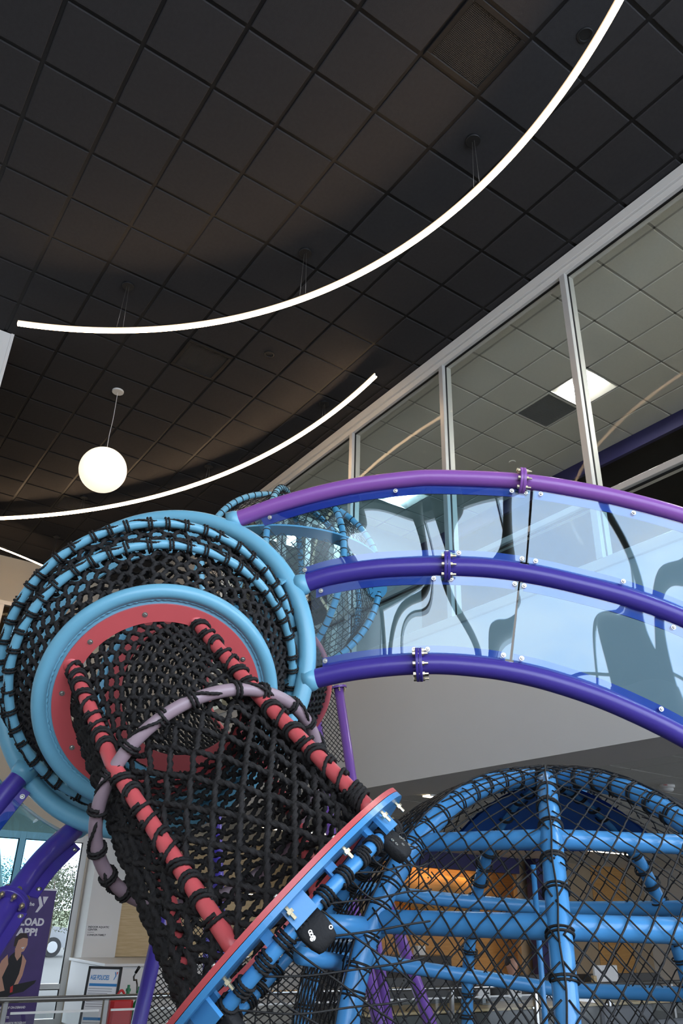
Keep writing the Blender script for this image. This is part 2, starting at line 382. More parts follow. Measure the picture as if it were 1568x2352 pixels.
def tile_field(parent, x0, y0, nx0, nx1, ny0, ny1, z, gap, th, m, skip=(), xmin=-99, xmax=99, ymin=-99, ymax=99, pred=None):
    """suspended ceiling panels: one object each where the picture can see them, the rest joined"""
    me = None; rest = MB(); cnt = 0
    def shape(b, x_0, x_1, y_0, y_1):
        e = 0.006
        v = [[x_0, y_0, z+th], [x_1, y_0, z+th], [x_1, y_1, z+th], [x_0, y_1, z+th], [x_0, y_0, z+e], [x_1, y_0, z+e], [x_1, y_1, z+e], [x_0, y_1, z+e],
             [x_0+e, y_0+e, z], [x_1-e, y_0+e, z], [x_1-e, y_1-e, z], [x_0+e, y_1-e, z]]
        q = [[0, 1, 2, 3], [0, 4, 5, 1], [1, 5, 6, 2], [2, 6, 7, 3], [3, 7, 4, 0], [4, 8, 9, 5], [5, 9, 10, 6], [6, 10, 11, 7], [7, 11, 8, 4], [8, 11, 10, 9]]
        b.add(v, q)
    cand = []
    for i in range(nx0, nx1):
        for j in range(ny0, ny1):
            if (i, j) in skip: continue
            a0, a1 = max(x0+TS*i+gap, xmin), min(x0+TS*(i+1)-gap, xmax); c0, c1 = max(y0+TS*j+gap, ymin), min(y0+TS*(j+1)-gap, ymax)
            if a1-a0 < 0.03 or c1-c0 < 0.03: continue
            c = V((a0+a1)/2, (c0+c1)/2, z)
            see = inframe(c, 120) and (pred is None or pred(c))
            cand.append((pj(c)[2] if see else 1e9, a0, a1, c0, c1))
    cand.sort(); n = 0
    for d, a0, a1, c0, c1 in cand:
        if d < 1e8 and n < 300:
            bb = MB(); full = abs((a1-a0)-(TS-2*gap)) < 1e-6 and abs((c1-c0)-(TS-2*gap)) < 1e-6
            if full:
                if me is None:
                    shape(bb, -(TS/2-gap), TS/2-gap, -(TS/2-gap), TS/2-gap); me = local_mesh(bb, 'ceiling_tile', m, False)
                o = inst(me, 'ceiling_tile', parent, Matrix.Translation(((a0+a1)/2, (c0+c1)/2, 0)))
            else:
                shape(bb, a0, a1, c0, c1); o = bb.build('ceiling_tile', m, parent, False)
            n += 1
        else: shape(rest, a0, a1, c0, c1)
    if rest.k: tag(rest.build('ceiling_tile_field', m, parent, False), kind='stuff')
    return n

# dark lobby ceiling: plenum slab, grid runners, tegular tiles
ceil = MB(); box(ceil, -8, 18, -6.1, YB+0.2, CEIL+0.06, CEIL+0.3)
ceil = tag(ceil.build('ceiling', 'plenum', None, False), 'charcoal suspended tile ceiling high over the lobby', 'ceiling', kind='structure')
VENTS = {(4, -2): 'grille', (4, 6): 'grille', (4, 14): 'grille'}
print('dark tiles', tile_field(ceil, GX, GY, -14, 9, -16, 20, CEIL, 0.017, 0.02, 'tile_dark', skip=set(VENTS), xmax=XW-0.01, ymax=YB-0.01))
b0 = MB(); box(b0, -0.012, 0.012, -6.0, YB-0.02, CEIL+0.012, CEIL+0.05)
for i in range(-13, 9):
    x = GX+TS*i
    bb = MB(); box(bb, x-0.016, x+0.016, -6.0, YB-0.02, CEIL+0.012, CEIL+0.05); bb.build('grid_runner', 'grid_dark', ceil, False)
for j in range(-15, 20):
    y = GY+TS*j
    bb = MB(); box(bb, -7.9, XW-0.02, y-0.016, y+0.016, CEIL+0.0125, CEIL+0.05); bb.build('grid_runner', 'grid_dark', ceil, False)
# the wider part of the lobby behind the camera to the right
b = MB(); box(b, XW, 12.6, -6.0, -0.7, CEIL, CEIL+0.02); b.build('ceiling_panel', 'tile_dark', ceil, False)

# ---- right wall: bulkhead under the upper-floor glazing
b = MB(); box(b, XW, XW+0.22, -0.6, YB, SOF, 4.33); box(b, XW, XW+0.5, -0.6, -0.4, 4.33, CEIL)
tag(b.build('wall_right', 'wall_white', None, False), 'white bulkhead wall below the upper floor windows', 'wall', kind='structure')
win = tag(empty('window_1', (XW, 4, 4.4)), 'tall aluminium framed interior glazing above the white bulkhead', 'window', kind='structure')
MULL = [0.06, 1.90, 3.74, 5.60, 7.44, 9.28, 11.12]
def bar(name, m, par, *a):
    bb = MB(); bbox(bb, *a, bev=0.003); return bb.build(name, m, par, False)
bar('window_head', 'white_metal', win, XW-0.03, XW+0.10, -0.4, 11.2, 7.575, 7.655)
bar('window_head', 'white_metal', win, XW-0.055, XW+0.02, -0.4, 11.2, 7.66, 7.775)
bar('window_sill', 'alum', win, XW-0.03, XW+0.10, -0.4, 11.2, 4.33, 4.42)
for y in MULL:
    bar('mullion', 'alum', win, XW-0.035, XW+0.012, y-0.034, y+0.034, 4.42, 7.575)
    bar('mullion', 'alum', win, XW+0.034, XW+0.105, y-0.034, y+0.034, 4.42, 7.575)
    bar('gasket', 'gasket', win, XW+0.012, XW+0.034, y-0.037, y+0.037, 4.42, 7.575)
for k in range(len(MULL)-1):
    y0, y1 = MULL[k]+0.034, MULL[k+1]-0.034
    bar('transom', 'alum', win, XW-0.03, XW+0.10, y0, y1, 4.95, 5.01)
    for z0, z1 in ((4.42, 4.95), (5.01, 7.575)):
        bb = MB(); box(bb, XW+0.018, XW+0.026, y0, y1, z0, z1); bb.build('pane', 'glass', win, False)
        bb = MB(); box(bb, XW+0.010, XW+0.034, y0, y1, z1-0.012, z1); box(bb, XW+0.010, XW+0.034, y0, y1, z0, z0+0.012); bb.build('gasket', 'gasket', win, False)
b = MB(); box(b, XW, XW+0.22, 11.16, YB, 4.33, CEIL); tag(b.build('wall_right_end', 'wall_white', None, False), 'white wall beyond the last upper floor window', 'wall', kind='structure')

# ---- upper-floor room behind the glazing
UZ = 7.75
up = MB(); box(up, XW+0.1, 8.46, -0.4, YB, UZ+0.05, UZ+0.07)
up = tag(up.build('ceiling_upper_room', 'grid_white', None, False), 'white suspended tile ceiling of the upper room behind glass', 'ceiling', kind='structure')
UX, UY = 5.539, 5.334
seeup = lambda c: 640 < pj(c)[0] < 1640 and 380 < pj(c)[1] < 1560
print('white tiles', tile_field(up, UX, UY, -1, 5, -9, 16, UZ, 0.012, 0.02, 'tile_white', skip={(2, -1), (2, 0), (2, 5), (1, 9), (1, -7), (3, -7), (1, -9), (3, -9)}, xmin=XW+0.12, xmax=8.44, ymin=-0.4, pred=seeup))
b = MB()
for i in range(0, 5): box(b, UX+TS*i-0.012, UX+TS*i+0.012, -0.4, YB, UZ+0.006, UZ+0.03)
b.build('grid_runner', 'grid_white', up, False)
b = MB()
for j in range(-9, 16): box(b, XW+0.1, 8.44, UY+TS*j-0.012, UY+TS*j+0.012, UZ+0.006, UZ+0.03)
b.build('grid_runner', 'grid_white', up, False)
b = MB(); box(b, 8.44, 8.50, -0.4, YB, UZ-0.22, UZ+0.1); tag(b.build('trim_1', 'navy', None, False), 'navy fascia where the white upper ceiling ends', 'fascia', kind='structure')
b = MB(); box(b, 8.5, 12.6, -0.4, YB, UZ-0.1, UZ-0.05)
dk = tag(b.build('ceiling_upper_dark', 'tile_dark', None, False), 'dark ceiling deep inside the upper room', 'ceiling', kind='structure')
b = MB(); box(b, 12.5, 12.6, -0.4, YB, 4.0, UZ); tag(b.build('wall_upper_far', 'wall_beige', None, False), 'beige far wall of the upper room', 'wall', kind='structure')
b = MB(); box(b, XW+0.22, 12.6, -0.5, -0.4, SOF, UZ+0.1); tag(b.build('wall_upper_side', 'wall_beige', None, False), 'beige side wall of the upper room', 'wall', kind='structure')
b = MB(); box(b, XW+0.2, 12.6, -0.4, YB, 3.9, 4.0); tag(b.build('floor_upper', 'floor', None, False), 'floor slab of the upper room', 'floor', kind='structure')
# short partition with a door frame seen at the far end of the glazing
pt = tag(empty('wall_partition', (6.6, 9.9, 4.0)), 'grey partition with a glazed door at the far end of the upper room', 'wall', kind='structure')
bb = MB(); box(bb, 6.6, 8.4, 9.85, 9.95, 4.0, UZ); bb.build('partition_panel', 'silver_grey', pt, False)
bb = MB(); box(bb, 5.95, 6.05, 9.8, 9.95, 4.0, UZ-0.25); box(bb, 6.5, 6.62, 9.8, 9.95, 4.0, UZ); box(bb, 5.5, 6.6, 9.82, 9.93, UZ-0.34, UZ-0.25); bb.build('door_frame', 'alum', pt, False)

# ---- lower ceiling under the upper floor
so = MB(); box(so, XW+0.22, 18, -0.5, YB, SOF+0.05, SOF+0.09); box(so, XW+0.221, 5.86, -0.5, YB, SOF, SOF+0.06)
so = tag(so.build('ceiling_soffit', 'wall_white', None, False), 'low white soffit ceiling running back under the upper floor', 'ceiling', kind='structure')
seeso = lambda c: pj(c)[0] > 780 and 1690 < pj(c)[1] < 1960 and pj(c)[2] < 10
print('soffit tiles', tile_field(so, 6.15, 4.44, -1, 19, -8, 17, SOF, 0.004, 0.02, 'tile_white', xmin=5.862, ymax=YB-0.05, pred=seeso))

# ---- back wall with the entrance glazing
b = MB()
box(b, -8, 7.4, YB, YB+0.2, 2.89, 5.2); box(b, -8, 7.4, YB, YB+0.2, 6.9, CEIL); box(b, -8, 1.2, YB, YB+0.2, 0, 2.89); box(b, 4.98, 7.4, YB, YB+0.2, 0, 2.89)
box(b, 7.4, 12.7, YB, YB+0.2, SOF+0.06, CEIL); box(b, -8, 0.9, YB, YB+0.2, 5.2, 6.9); box(b, 4.4, 7.4, YB, YB+0.2, 5.2, 6.9)
tag(b.build('wall_back', 'wall_beige', None, False), 'warm beige back wall of the lobby above the entrance glazing', 'wall', kind='structure')
w2 = tag(empty('window_2', (3, YB, 0)), 'entrance glazing with pale frames in the back wall', 'window', kind='structure')
def fbar(x0, x1, z0, z1, d=0.10, name='frame_bar'): return bar(name, 'alum', w2, x0, x1, YB-0.04, YB-0.04+d, z0, z1)
FX = [1.2, 2.35, 3.86, 4.98]
for x in FX: fbar(x-0.05, x+0.05, 0, 2.89)
for k in range(3):
    x0, x1 = FX[k]+0.05, FX[k+1]-0.05
    for z0, z1 in ((0.0, 0.08), (0.50, 0.58), (2.77, 2.89)): fbar(x0, x1, z0, z1)
    for z0, z1 in ((0.08, 0.50), (0.58, 2.77)):
        bb = MB(); box(bb, x0, x1, YB, YB+0.01, z0, z1); bb.build('pane', 'glass', w2, False)
        bb = MB(); box(bb, x0, x0+0.015, YB-0.03, YB, z0, z1); box(bb, x1-0.015, x1, YB-0.03, YB, z0, z1); box(bb, x0, x1, YB-0.03, YB, z1-0.012, z1); bb.build('gasket', 'gasket', w2, False)
w3 = tag(empty('window_3', (2.6, YB, 5.2)), 'high dark clerestory window in the back wall', 'window', kind='structure')
for x0, x1, z0, z1 in ((0.9, 4.4, 6.82, 6.9), (0.9, 4.4, 5.2, 5.28), (0.9, 0.98, 5.28, 6.82), (4.32, 4.4, 5.28, 6.82), (2.6, 2.68, 5.28, 6.82)): bar('frame_bar', 'alum', w3, x0, x1, YB-0.04, YB+0.06, z0, z1)
for x0, x1 in ((0.98, 2.6), (2.68, 4.32)):
    bb = MB(); box(bb, x0, x1, YB, YB+0.01, 5.28, 6.82); bb.build('pane', 'glass', w3, False)
b = MB(); box(b, 0.4, 5.0, YB+0.2, YB+3.0, 7.2, 7.3); box(b, 0.4, 5.0, YB+3.0, YB+3.1, 4.8, 7.3); box(b, 0.3, 0.4, YB+0.2, YB+3.1, 4.8, 7.3); box(b, 5.0, 5.1, YB+0.2, YB+3.1, 4.8, 7.3); box(b, 0.4, 5.0, YB+0.2, YB+3.0, 4.8, 4.9)
tag(b.build('wall_room_behind', 'taupe', None, False), 'taupe room behind the high back window', 'wall', kind='structure')

# ---- stub wall at the left, side walls and glazed front behind the camera
b = MB(); c0 = onz(30, 768, CEIL); box(b, -8, c0[0]-0.02, c0[1], c0[1]+0.18, 0, CEIL-0.005); box(b, c0[0]-0.02, c0[0]+0.015, c0[1]-0.015, c0[1]+0.195, 0, CEIL-0.005)
tag(b.build('wall_stub', 'wall_white', None, False), 'end of a white partition wall at the left edge', 'wall', kind='structure')
b = MB(); box(b, -8.2, -8, -6.1, YB+0.2, 0, CEIL+0.3); tag(b.build('wall_left', 'wall_white', None, False), 'white left side wall of the lobby', 'wall', kind='structure')
b = MB(); box(b, 12.6, 12.8, -6.1, -0.4, 0, CEIL+0.3); box(b, 18, 18.2, -0.5, YB, 0, SOF+0.1); tag(b.build('wall_side', 'wall_white', None, False), 'white side wall of the lobby behind the camera', 'wall', kind='structure')
b = MB(); box(b, -8, 12.6, -6.1, -5.9, 0, 2.0); box(b, -8, 12.6, -6.1, -5.9, 7.45, CEIL+0.3)
tag(b.build('wall_front', 'wall_white', None, False), 'wall around the tall glazing behind the camera', 'wall', kind='structure')
w4 = tag(empty('window_4', (4, -6, 0.5)), 'tall glazing with mullions and slanted columns behind the camera', 'window', kind='structure')
xs = np.linspace(-7.95, 12.6, 8)
for x in xs: bar('mullion', 'alum', w4, x-0.05, x+0.05, -6.08, -5.88, 2.0, 7.45)
for z in (3.2,): bar('transom', 'alum', w4, -8, 12.6, -6.06, -5.90, z-0.04, z+0.04)
for x, y in ((-5.6, -4.6), (-2.2, -4.8), (1.8, -4.9), (6.4, -4.9), (10.2, -4.9)):
    bb = MB(); tube(bb, [V(x, y, 0), V(x, y, 2.9)], 0.26, 16); tube(bb, [V(x, y, 2.8), V(x-1.3, y-0.4, 7.7)], 0.19, 16); tube(bb, [V(x, y, 2.8), V(x+1.3, y-0.4, 7.7)], 0.19, 16)
    bb.build('slanted_column', 'concrete', w4)

# ================================================================== CEILING FITTINGS
def led_strip(label, cx, cy, R, a0, a1, z, posts, inner=-1):
    """curved pendant strip: dark housing, glowing lens on the underside and the inner side, cables, canopies"""
    n = max(24, int(abs(a1-a0)*R/0.06)); A = np.linspace(a0, a1, n)
    mid = V(cx+R*math.cos((a0+a1)/2), cy+R*math.sin((a0+a1)/2), z)
    t = thing('pendant_light_strip', label, 'ceiling light', mid)
    def sweep(prof, name, m):
        k = len(prof); v = np.stack([np.stack([cx+(R+p[0])*np.cos(A), cy+(R+p[0])*np.sin(A), np.full(n, z+p[1])], 1) for p in prof], 1)
        i = np.arange(n-1)[:, None]; j = np.arange(k)[None, :]; j2 = (j+1) % k
        q = np.stack([i*k+j, i*k+j2, (i+1)*k+j2, (i+1)*k+j], -1).reshape(-1, 4)
        bb = MB(); bb.add(v.reshape(-1, 3), q, [list(range(k-1, -1, -1)), list(range((n-1)*k, n*k))]); return bb.build(name, m, t, False)
    w, h = 0.017, 0.052
    sweep([(-w, 0.012), (w, 0.012), (w, h), (-w-0.010, h), (-w-0.010, 0.045), (-w, 0.045)], 'housing', 'black_metal')
    sweep([(-w-0.001, 0.0), (w-0.004, 0.0), (w-0.004, 0.013), (-w+0.002, 0.013), (-w+0.002, 0.044), (-w-0.001, 0.044)], 'lens', 'strip')
    for a in posts:
        x, y = cx+R*math.cos(a), cy+R*math.sin(a)
        bb = MB(); disc(bb, (x, y, CEIL-0.012), (0, 0, -1), 0.065, 0.024, 24, 0.004); bb.build('canopy', 'black_metal', t, False)
        tx, ty = -math.sin(a), math.cos(a)
        for s in (-1, 1):
            bb = MB(); tube(bb, [V(x+tx*0.012*s, y+ty*0.012*s, CEIL-0.02), V(x+tx*0.035*s, y+ty*0.035*s, z+h-0.002)], 0.0018, 6); bb.build('cable', 'cable', t)
    return t
def angs(cx, cy, P): return math.atan2(P[1]-cy, P[0]-cx)
Z1 = 7.127; C1 = (-1.039, 3.175); R1 = 4.498
a0 = angs(*C1, onz(1460, -60, Z1)); a1 = angs(*C1, onz(40, 747, Z1))
led_strip('long curved glowing light strip sweeping down from the top right', C1[0], C1[1], R1, a0, a1, Z1, [angs(*C1, onz(1092, 440, Z1)), angs(*C1, onz(693, 690, Z1)), angs(*C1, onz(272, 762, Z1))])
Z2 = 7.50
L2 = np.array([onz(x, y, Z2) for x, y in [(0, 1192), (200, 1178), (475, 1107), (600, 1050), (742, 965), (867, 867)]])
s_ = np.linalg.lstsq(np.c_[2*L2[:, :2], np.ones(6)], (L2[:, :2]**2).sum(1), rcond=None)[0]; C2 = (s_[0], s_[1]); R2 = math.sqrt(s_[2]+s_[0]**2+s_[1]**2)
led_strip('curved glowing light strip behind the globe lamp, ending near the windows', C2[0], C2[1], R2, angs(*C2, onz(867, 867, Z2)), angs(*C2, onz(-60, 1190, Z2)), Z2, [angs(*C2, onz(742, 967, Z2)), angs(*C2, onz(475, 1107, Z2)), angs(*C2, onz(187, 1178, Z2))])
Z3 = 7.13; pA, pB = onz(-40, 1245, Z3), onz(140, 1320, Z3)
dv = pB-pA; mid3 = (pA+pB)/2; nn3 = nrm(V(dv[1], -dv[0], 0)); c3 = mid3-nn3*6.0; R3 = float(np.linalg.norm((pA-c3)[:2]))
led_strip('short stretch of light strip by the beige back wall', c3[0], c3[1], R3, angs(c3[0], c3[1], pA), angs(c3[0], c3[1], pB), Z3, [angs(c3[0], c3[1], onz(112, 1308, Z3))])

t = thing('globe_pendant', 'white glowing globe lamp hanging on a thin cord', 'pendant lamp', (2.293, 8.734, 6.585))
bb = MB(); disc(bb, (2.293, 8.734, CEIL-0.012), (0, 0, -1), 0.075, 0.024, 28, 0.004); bb.build('canopy', 'white_metal', t, False)
bb = MB(); tube(bb, ppos([V(2.293, 8.734, CEIL-0.02), V(2.300, 8.74, 7.35), V(2.288, 8.73, 7.1), V(2.293, 8.734, 6.86)], 14), 0.004, 6); bb.build('cord', 'white_metal', t)
bb = MB(); lathe(bb, (2.293, 8.734, 6.585), [(0.29*math.sin(a), 0.29*math.cos(a)) for a in np.linspace(0.16, math.pi, 28)][::-1], seg=48); bb.build('glass_globe', 'opal', t)
bb = MB(); lathe(bb, (2.293, 8.734, 6.865), [(0.05, 0.0), (0.05, 0.012), (0.02, 0.03)], seg=20); bb.build('collar', 'white_metal', t)

def ceiling_grille(ij, label):
    x0, x1, y0, y1 = GX+TS*ij[0]+0.013, GX+TS*(ij[0]+1)-0.013, GY+TS*ij[1]+0.013, GY+TS*(ij[1]+1)-0.013
    t = thing('ceiling_grille', label, 'air vent', ((x0+x1)/2, (y0+y1)/2, CEIL), 'square return air grilles in the dark ceiling')
    f = 0.045
    for a in ((x0, x1, y0, y0+f), (x0, x1, y1-f, y1), (x0, x0+f, y0+f, y1-f), (x1-f, x1, y0+f, y1-f)):
        bb = MB(); bbox(bb, *a, CEIL-0.006, CEIL+0.03, bev=0.003); bb.build('frame_bar', 'grid_dark', t, False)
    bb = MB(); n = 38
    for i in range(n+1):
        x = x0+f+(x1-x0-2*f)*i/n; box(bb, x-0.0012, x+0.0012, y0+f, y1-f, CEIL+0.004, CEIL+0.010)
        y = y0+f+(y1-y0-2*f)*i/n; box(bb, x0+f, x1-f, y-0.0012, y+0.0012, CEIL+0.004, CEIL+0.010)
    tag(bb.build('eggcrate_core', 'core', t, False), kind='stuff')
    return t
ceiling_grille((4, -2), 'large square egg-crate vent at the top of the dark ceiling')
ceiling_grille((4, 6), 'square vent in the dark ceiling between the two long light strips')
ceiling_grille((4, 14), 'small far vent in the dark ceiling just behind the globe lamp')
for c, lab in (((3.519, 2.05), 'round black cap in the dark ceiling beside the top vent'), ((3.511, 6.87), 'round black cap in the dark ceiling near the middle vent')):
    bb = MB(); lathe(bb, (c[0], c[1], CEIL-0.012), [(0.062, 0.012), (0.062, 0.004), (0.056, 0.0), (0.045, 0.001), (0.043, 0.006)][::-1], (0, 0, 1), 24)
    tag(bb.build('sprinkler_cover', 'black_metal', None, False), lab, 'ceiling cap', 'round caps in the dark ceiling')

# upper-room fittings
def troffer(i, j, label, X0=UX, Y0=UY):
    x0, x1, y0, y1 = X0+TS*i+0.012, X0+TS*(i+1)-0.012, Y0+TS*j+0.012, Y0+TS*(j+1)-0.012
    t = thing('troffer_light', label, 'ceiling light', ((x0+x1)/2, (y0+y1)/2, UZ), 'square ceiling lights of the upper room')
    xm = (x0+x1)/2
    bb = MB()
    for s, xa in ((1, x0), (-1, x1)): bb.add([[xa, y0, UZ], [xa+s*0.20, y0, UZ+0.05], [xa+s*0.20, y1, UZ+0.05], [xa, y1, UZ]], [[0, 1, 2, 3] if s < 0 else [3, 2, 1, 0]])
    bb.build('reflector', 'white_metal', t)
    bb = MB(); box(bb, xm-0.09, xm+0.09, y0, y1, UZ+0.025, UZ+0.049); bb.build('lens', 'troffer', t, False)
    for ya in (y0, y1-0.01):
        bb = MB(); box(bb, x0, x1, ya, ya+0.01, UZ-0.003, UZ+0.05); bb.build('frame_bar', 'white_metal', t, False)
troffer(2, -1, 'glowing square ceiling light behind the tall glass near the blue fascia')
troffer(2, 5, 'glowing square ceiling light deep in the upper room, above the purple arch')
for k_, (i_, j_) in enumerate(((1, -7), (3, -7), (1, -9), (3, -9))): troffer(i_, j_, ('square ceiling light added out of view past the right edge, nearest the glass', 'square ceiling light added out of view past the right edge, near the fascia', 'square ceiling light added out of view by the side wall, nearest the glass', 'square ceiling light added out of view by the side wall, near the fascia')[k_])  # unseen lights added only to brighten the upper room
troffer(1, 9, 'farthest glowing square ceiling light of the upper room')
x0, x1, y0, y1 = UX+TS*2+0.012, UX+TS*3-0.012, UY+0.012, UY+TS-0.012
t = thing('upper_grille', 'grey square perforated vent beside the glowing light behind the glass', 'air vent', ((x0+x1)/2, (y0+y1)/2, UZ))
for a in ((x0, x1, y0, y0+.02), (x0, x1, y1-.02, y1), (x0, x0+.02, y0+.02, y1-.02), (x1-.02, x1, y0+.02, y1-.02)):
    bb = MB(); box(bb, *a, UZ-0.004, UZ+0.02); bb.build('frame_bar', 'white_metal', t, False)
bb = MB()
for i in range(31):
    x = x0+.02+(x1-x0-.04)*i/30; box(bb, x-0.003, x+0.003, y0+.02, y1-.02, UZ+0.001, UZ+0.012)
    y = y0+.02+(y1-y0-.04)*i/30; box(bb, x0+.02, x1-.02, y-0.003, y+0.003, UZ+0.001, UZ+0.012)
tag(bb.build('perforated_core', 'silver_grey', t, False), kind='stuff')
bb = MB(); box(bb, x0, x1, y0, y1, UZ+0.02, UZ+0.03); bb.build('backing', 'charcoal', t, False)
bb = MB(); lathe(bb, (7.65, 6.845, UZ-0.014), [(0.05, 0.014), (0.05, 0.004), (0.046, 0)][::-1], seg=24)
tag(bb.build('sprinkler_cover', 'white_metal', None, False), 'small white round cap in the white ceiling behind the glass', 'ceiling cap')
# smoke detector under the soffit
sc = onz(1531, 1803, SOF)
t = thing('smoke_detector', 'white round smoke detector marked FIRE on the low soffit', 'smoke detector', sc)
bb = MB(); lathe(bb, (sc[0], sc[1], SOF), [(0.072, 0), (0.072, -0.02), (0.060, -0.028)], (0, 0, 1), 28); bb.build('base', 'white_metal', t)
bb = MB(); lathe(bb, (sc[0], sc[1], SOF-0.028), [(0.055, 0), (0.058, -0.018), (0.040, -0.034), (0.015, -0.037)], (0, 0, 1), 28); bb.build('dome', 'white_metal', t)

FONT = bpy.data.fonts.load('<builtin>') if '<builtin>' in bpy.data.fonts else None
def text(parent, s, c, ex, ey, h, m, name='lettering', bold=0.0, spacing=1.0, align='LEFT', width=None):
    cu = bpy.data.curves.new(name, 'FONT'); cu.body = s; cu.size = h*1.37; cu.align_x = align; cu.space_character = spacing
    cu.offset = bold; cu.extrude = 0.0008; cu.resolution_u = 3
    o = bpy.data.objects.new(name, cu); COL.objects.link(o)
    dg = bpy.context.evaluated_depsgraph_get(); me = bpy.data.meshes.new_from_object(o.evaluated_get(dg)); bpy.data.objects.remove(o)
    me.materials.clear(); me.materials.append(M[m])
    n = np.cross(ex, ey); sx = 1.0
    if width:
        xs_ = [v.co.x for v in me.vertices]; w0 = max(xs_)-min(xs_); sx = width/w0
    o = inst(me, name, parent, mw(c, np.asarray(ex)*sx, ey, n)); return o
hx = nrm(np.cross(V(0, 0, 1), V(sc[0], sc[1], 0))); 
text(t, 'FIRE', V(sc[0], sc[1], SOF-0.016)-nrm(V(sc[0], sc[1], 0))*0.0735-(-hx)*0.03, -hx, V(0, 0, 1), 0.014, 'ink_red')

# linear lights under the soffit, lighting the reception
for k, (px, py, lab) in enumerate(((612, 1962, 'slim linear light added under the soffit behind the rope tunnel'), (1400, 1957, 'slim linear light under the soffit to the right of the climbing globe pole'), (1240, 1941, 'slim linear light under the soffit behind the climbing globe pole'), (1010, 1830, 'slim linear light under the soffit left above the climbing globe'))):
    p = V(7.3, 11.6, SOF) if k == 0 else onz(px, py, SOF); p = p if p[0] < 15 else V(14, p[1]*14/p[0], SOF)  # the first light is added to brighten the white cabinet area
    t = thing('linear_light', lab, 'ceiling light', p, 'slim lights under the soffit')
    hl = 0.18 if k == 3 else 0.75
    bb = MB(); box(bb, p[0]-hl, p[0]+hl, p[1]-0.06, p[1]+0.06, SOF-0.012, SOF-0.002); bb.build('lens', 'downlight', t, False)
    for ya in (-0.075, 0.06):
        bb = MB(); box(bb, p[0]-hl-0.02, p[0]+hl+0.02, p[1]+ya, p[1]+ya+0.015, SOF-0.016, SOF-0.001); bb.build('frame_bar', 'white_metal', t, False)

# ================================================================== PLAY STRUCTURE
def cpos(x, y, z): return CAM+cw((x, y, z))
# ring positions: front ring, two net rings, vertical mounting ring, tunnel hoop, tunnel end plate
cF = cpos(-0.625, 0.645, 2.687); nF = nrm(cw((0.247, 0.168, -0.954)))
cB = cpos(-0.663, 0.606, 2.837); nB = nrm(cw((0.291, 0.171, -0.941)))
cA = cpos(-0.699, 0.577, 2.960); nA = nrm(cw((0.298, 0.122, -0.947)))
cG = cpos(-0.745, 0.587, 3.095); nG = nrm(cw((-0.137, -0.423, -0.896)))
RF, RB, RA, RG = 0.385, 0.50, 0.54, 0.62
cH = cpos(-0.383, 0.874, 2.389); nH = nrm(cw((0.516, 0.249, -0.819))); RH = 0.36
cD = cpos(-0.152, 1.067, 2.05); nD = nrm(cw((0.713, 0.61, -0.345))); RD = 0.44

class Loft:
    """tube-like surface through round sections (centre, normal, radius)"""
    def __init__(s, secs, ref):
        s.c = []; s.e1 = []; s.e2 = []; s.r = []
        for c, n, r in secs:
            e1 = nrm(ref-(ref@n)*n); s.c.append(c); s.e1.append(e1); s.e2.append(np.cross(n, e1)); s.r.append(r)
        s.c, s.e1, s.e2, s.r = map(np.array, (s.c, s.e1, s.e2, s.r))
        d = np.linalg.norm(np.diff(s.c, axis=0), axis=1)+np.abs(np.diff(s.r))*0.9; s.s = np.concatenate([[0], np.cumsum(d)]); s.L = s.s[-1]
    def ev(s, u, w, off=0.0):
        f = lambda a: np.stack([np.interp(w, s.s, a[:, k]) for k in range(3)], -1)
        c, e1, e2 = f(s.c), f(s.e1), f(s.e2); r = np.interp(w, s.s, s.r)
        d = np.cos(u)[..., None]*e1+np.sin(u)[..., None]*e2
        d = d/np.linalg.norm(d, axis=-1)[..., None]
        return c+(r+off)[..., None]*d if np.ndim(off) else c+(r+off)[..., None]*d, d
def loft_net(lf, name, parent, N, rr, seg=0.005, wob=0.003, turn=1.0, twist=None, m='rope', sag=0.0):
    b = MB(); ravg = lf.r.mean(); tw = (lf.L/ravg*turn) if twist is None else twist
    L = math.hypot(lf.L, tw*ravg); n = max(6, int(L/seg)); w = np.linspace(0, lf.L, n)
    cells = N*tw/(2*math.pi)*2
    for fam in (1, -1):
        for k in range(N):
            ph = random.uniform(0, 6.28)
            u = 2*math.pi*k/N+fam*tw*w/lf.L
            wv = np.sin(2*math.pi*w/lf.L*cells+(0 if fam > 0 else math.pi))
            u = u+wob*0.5*np.sin(2*math.pi*w/lf.L*cells*0.5+ph)/ravg
            P, d = lf.ev(u, w, fam*rr*0.55*wv+sag*np.sin(math.pi*w/lf.L))
            rope(b, P, rr, pitch=rr*2.4, ref=d)
    o = b.build(name, m, parent); tag(o, kind='stuff'); return o

# ---- turret: vertical mounting ring, two lashed net rings, front ring with red plate
base = V(cG[0], cG[1], 0)
TU = thing('net_turret', 'light blue ringed rope turret with a red plate round its mouth', 'play turret', cG)
bb = MB(); ringtube(bb, cG, nG, RG, 0.034, 128, 18); g = bb.build('mounting_ring', 'sky_blue', TU)
bb = MB(); ringtube(bb, cA, nA, RA, 0.0165, 120, 12); ra_ = bb.build('net_ring', 'sky_blue', TU)
bb = MB(); ringtube(bb, cB, nB, RB, 0.0165, 120, 12); rb_ = bb.build('net_ring', 'sky_blue', TU)
bb = MB(); ringtube(bb, cF, nF, RF, 0.026, 128, 18); rf_ = bb.build('front_ring', 'sky_blue', TU)
bb = MB(); annulus(bb, cF, nF, 0.33, RF-0.006, 0.012, 128); bb.build('flange_plate', 'sky_blue', TU, False)
e1, e2, nn = basis(nF)
bb = MB(); a = np.linspace(0, 2*math.pi, 420, endpoint=False)
P = cF+nF*0.008+(RF-0.0245+0.0015*np.sin(a*97))[:, None]*(np.cos(a)[:, None]*e1+np.sin(a)[:, None]*e2)
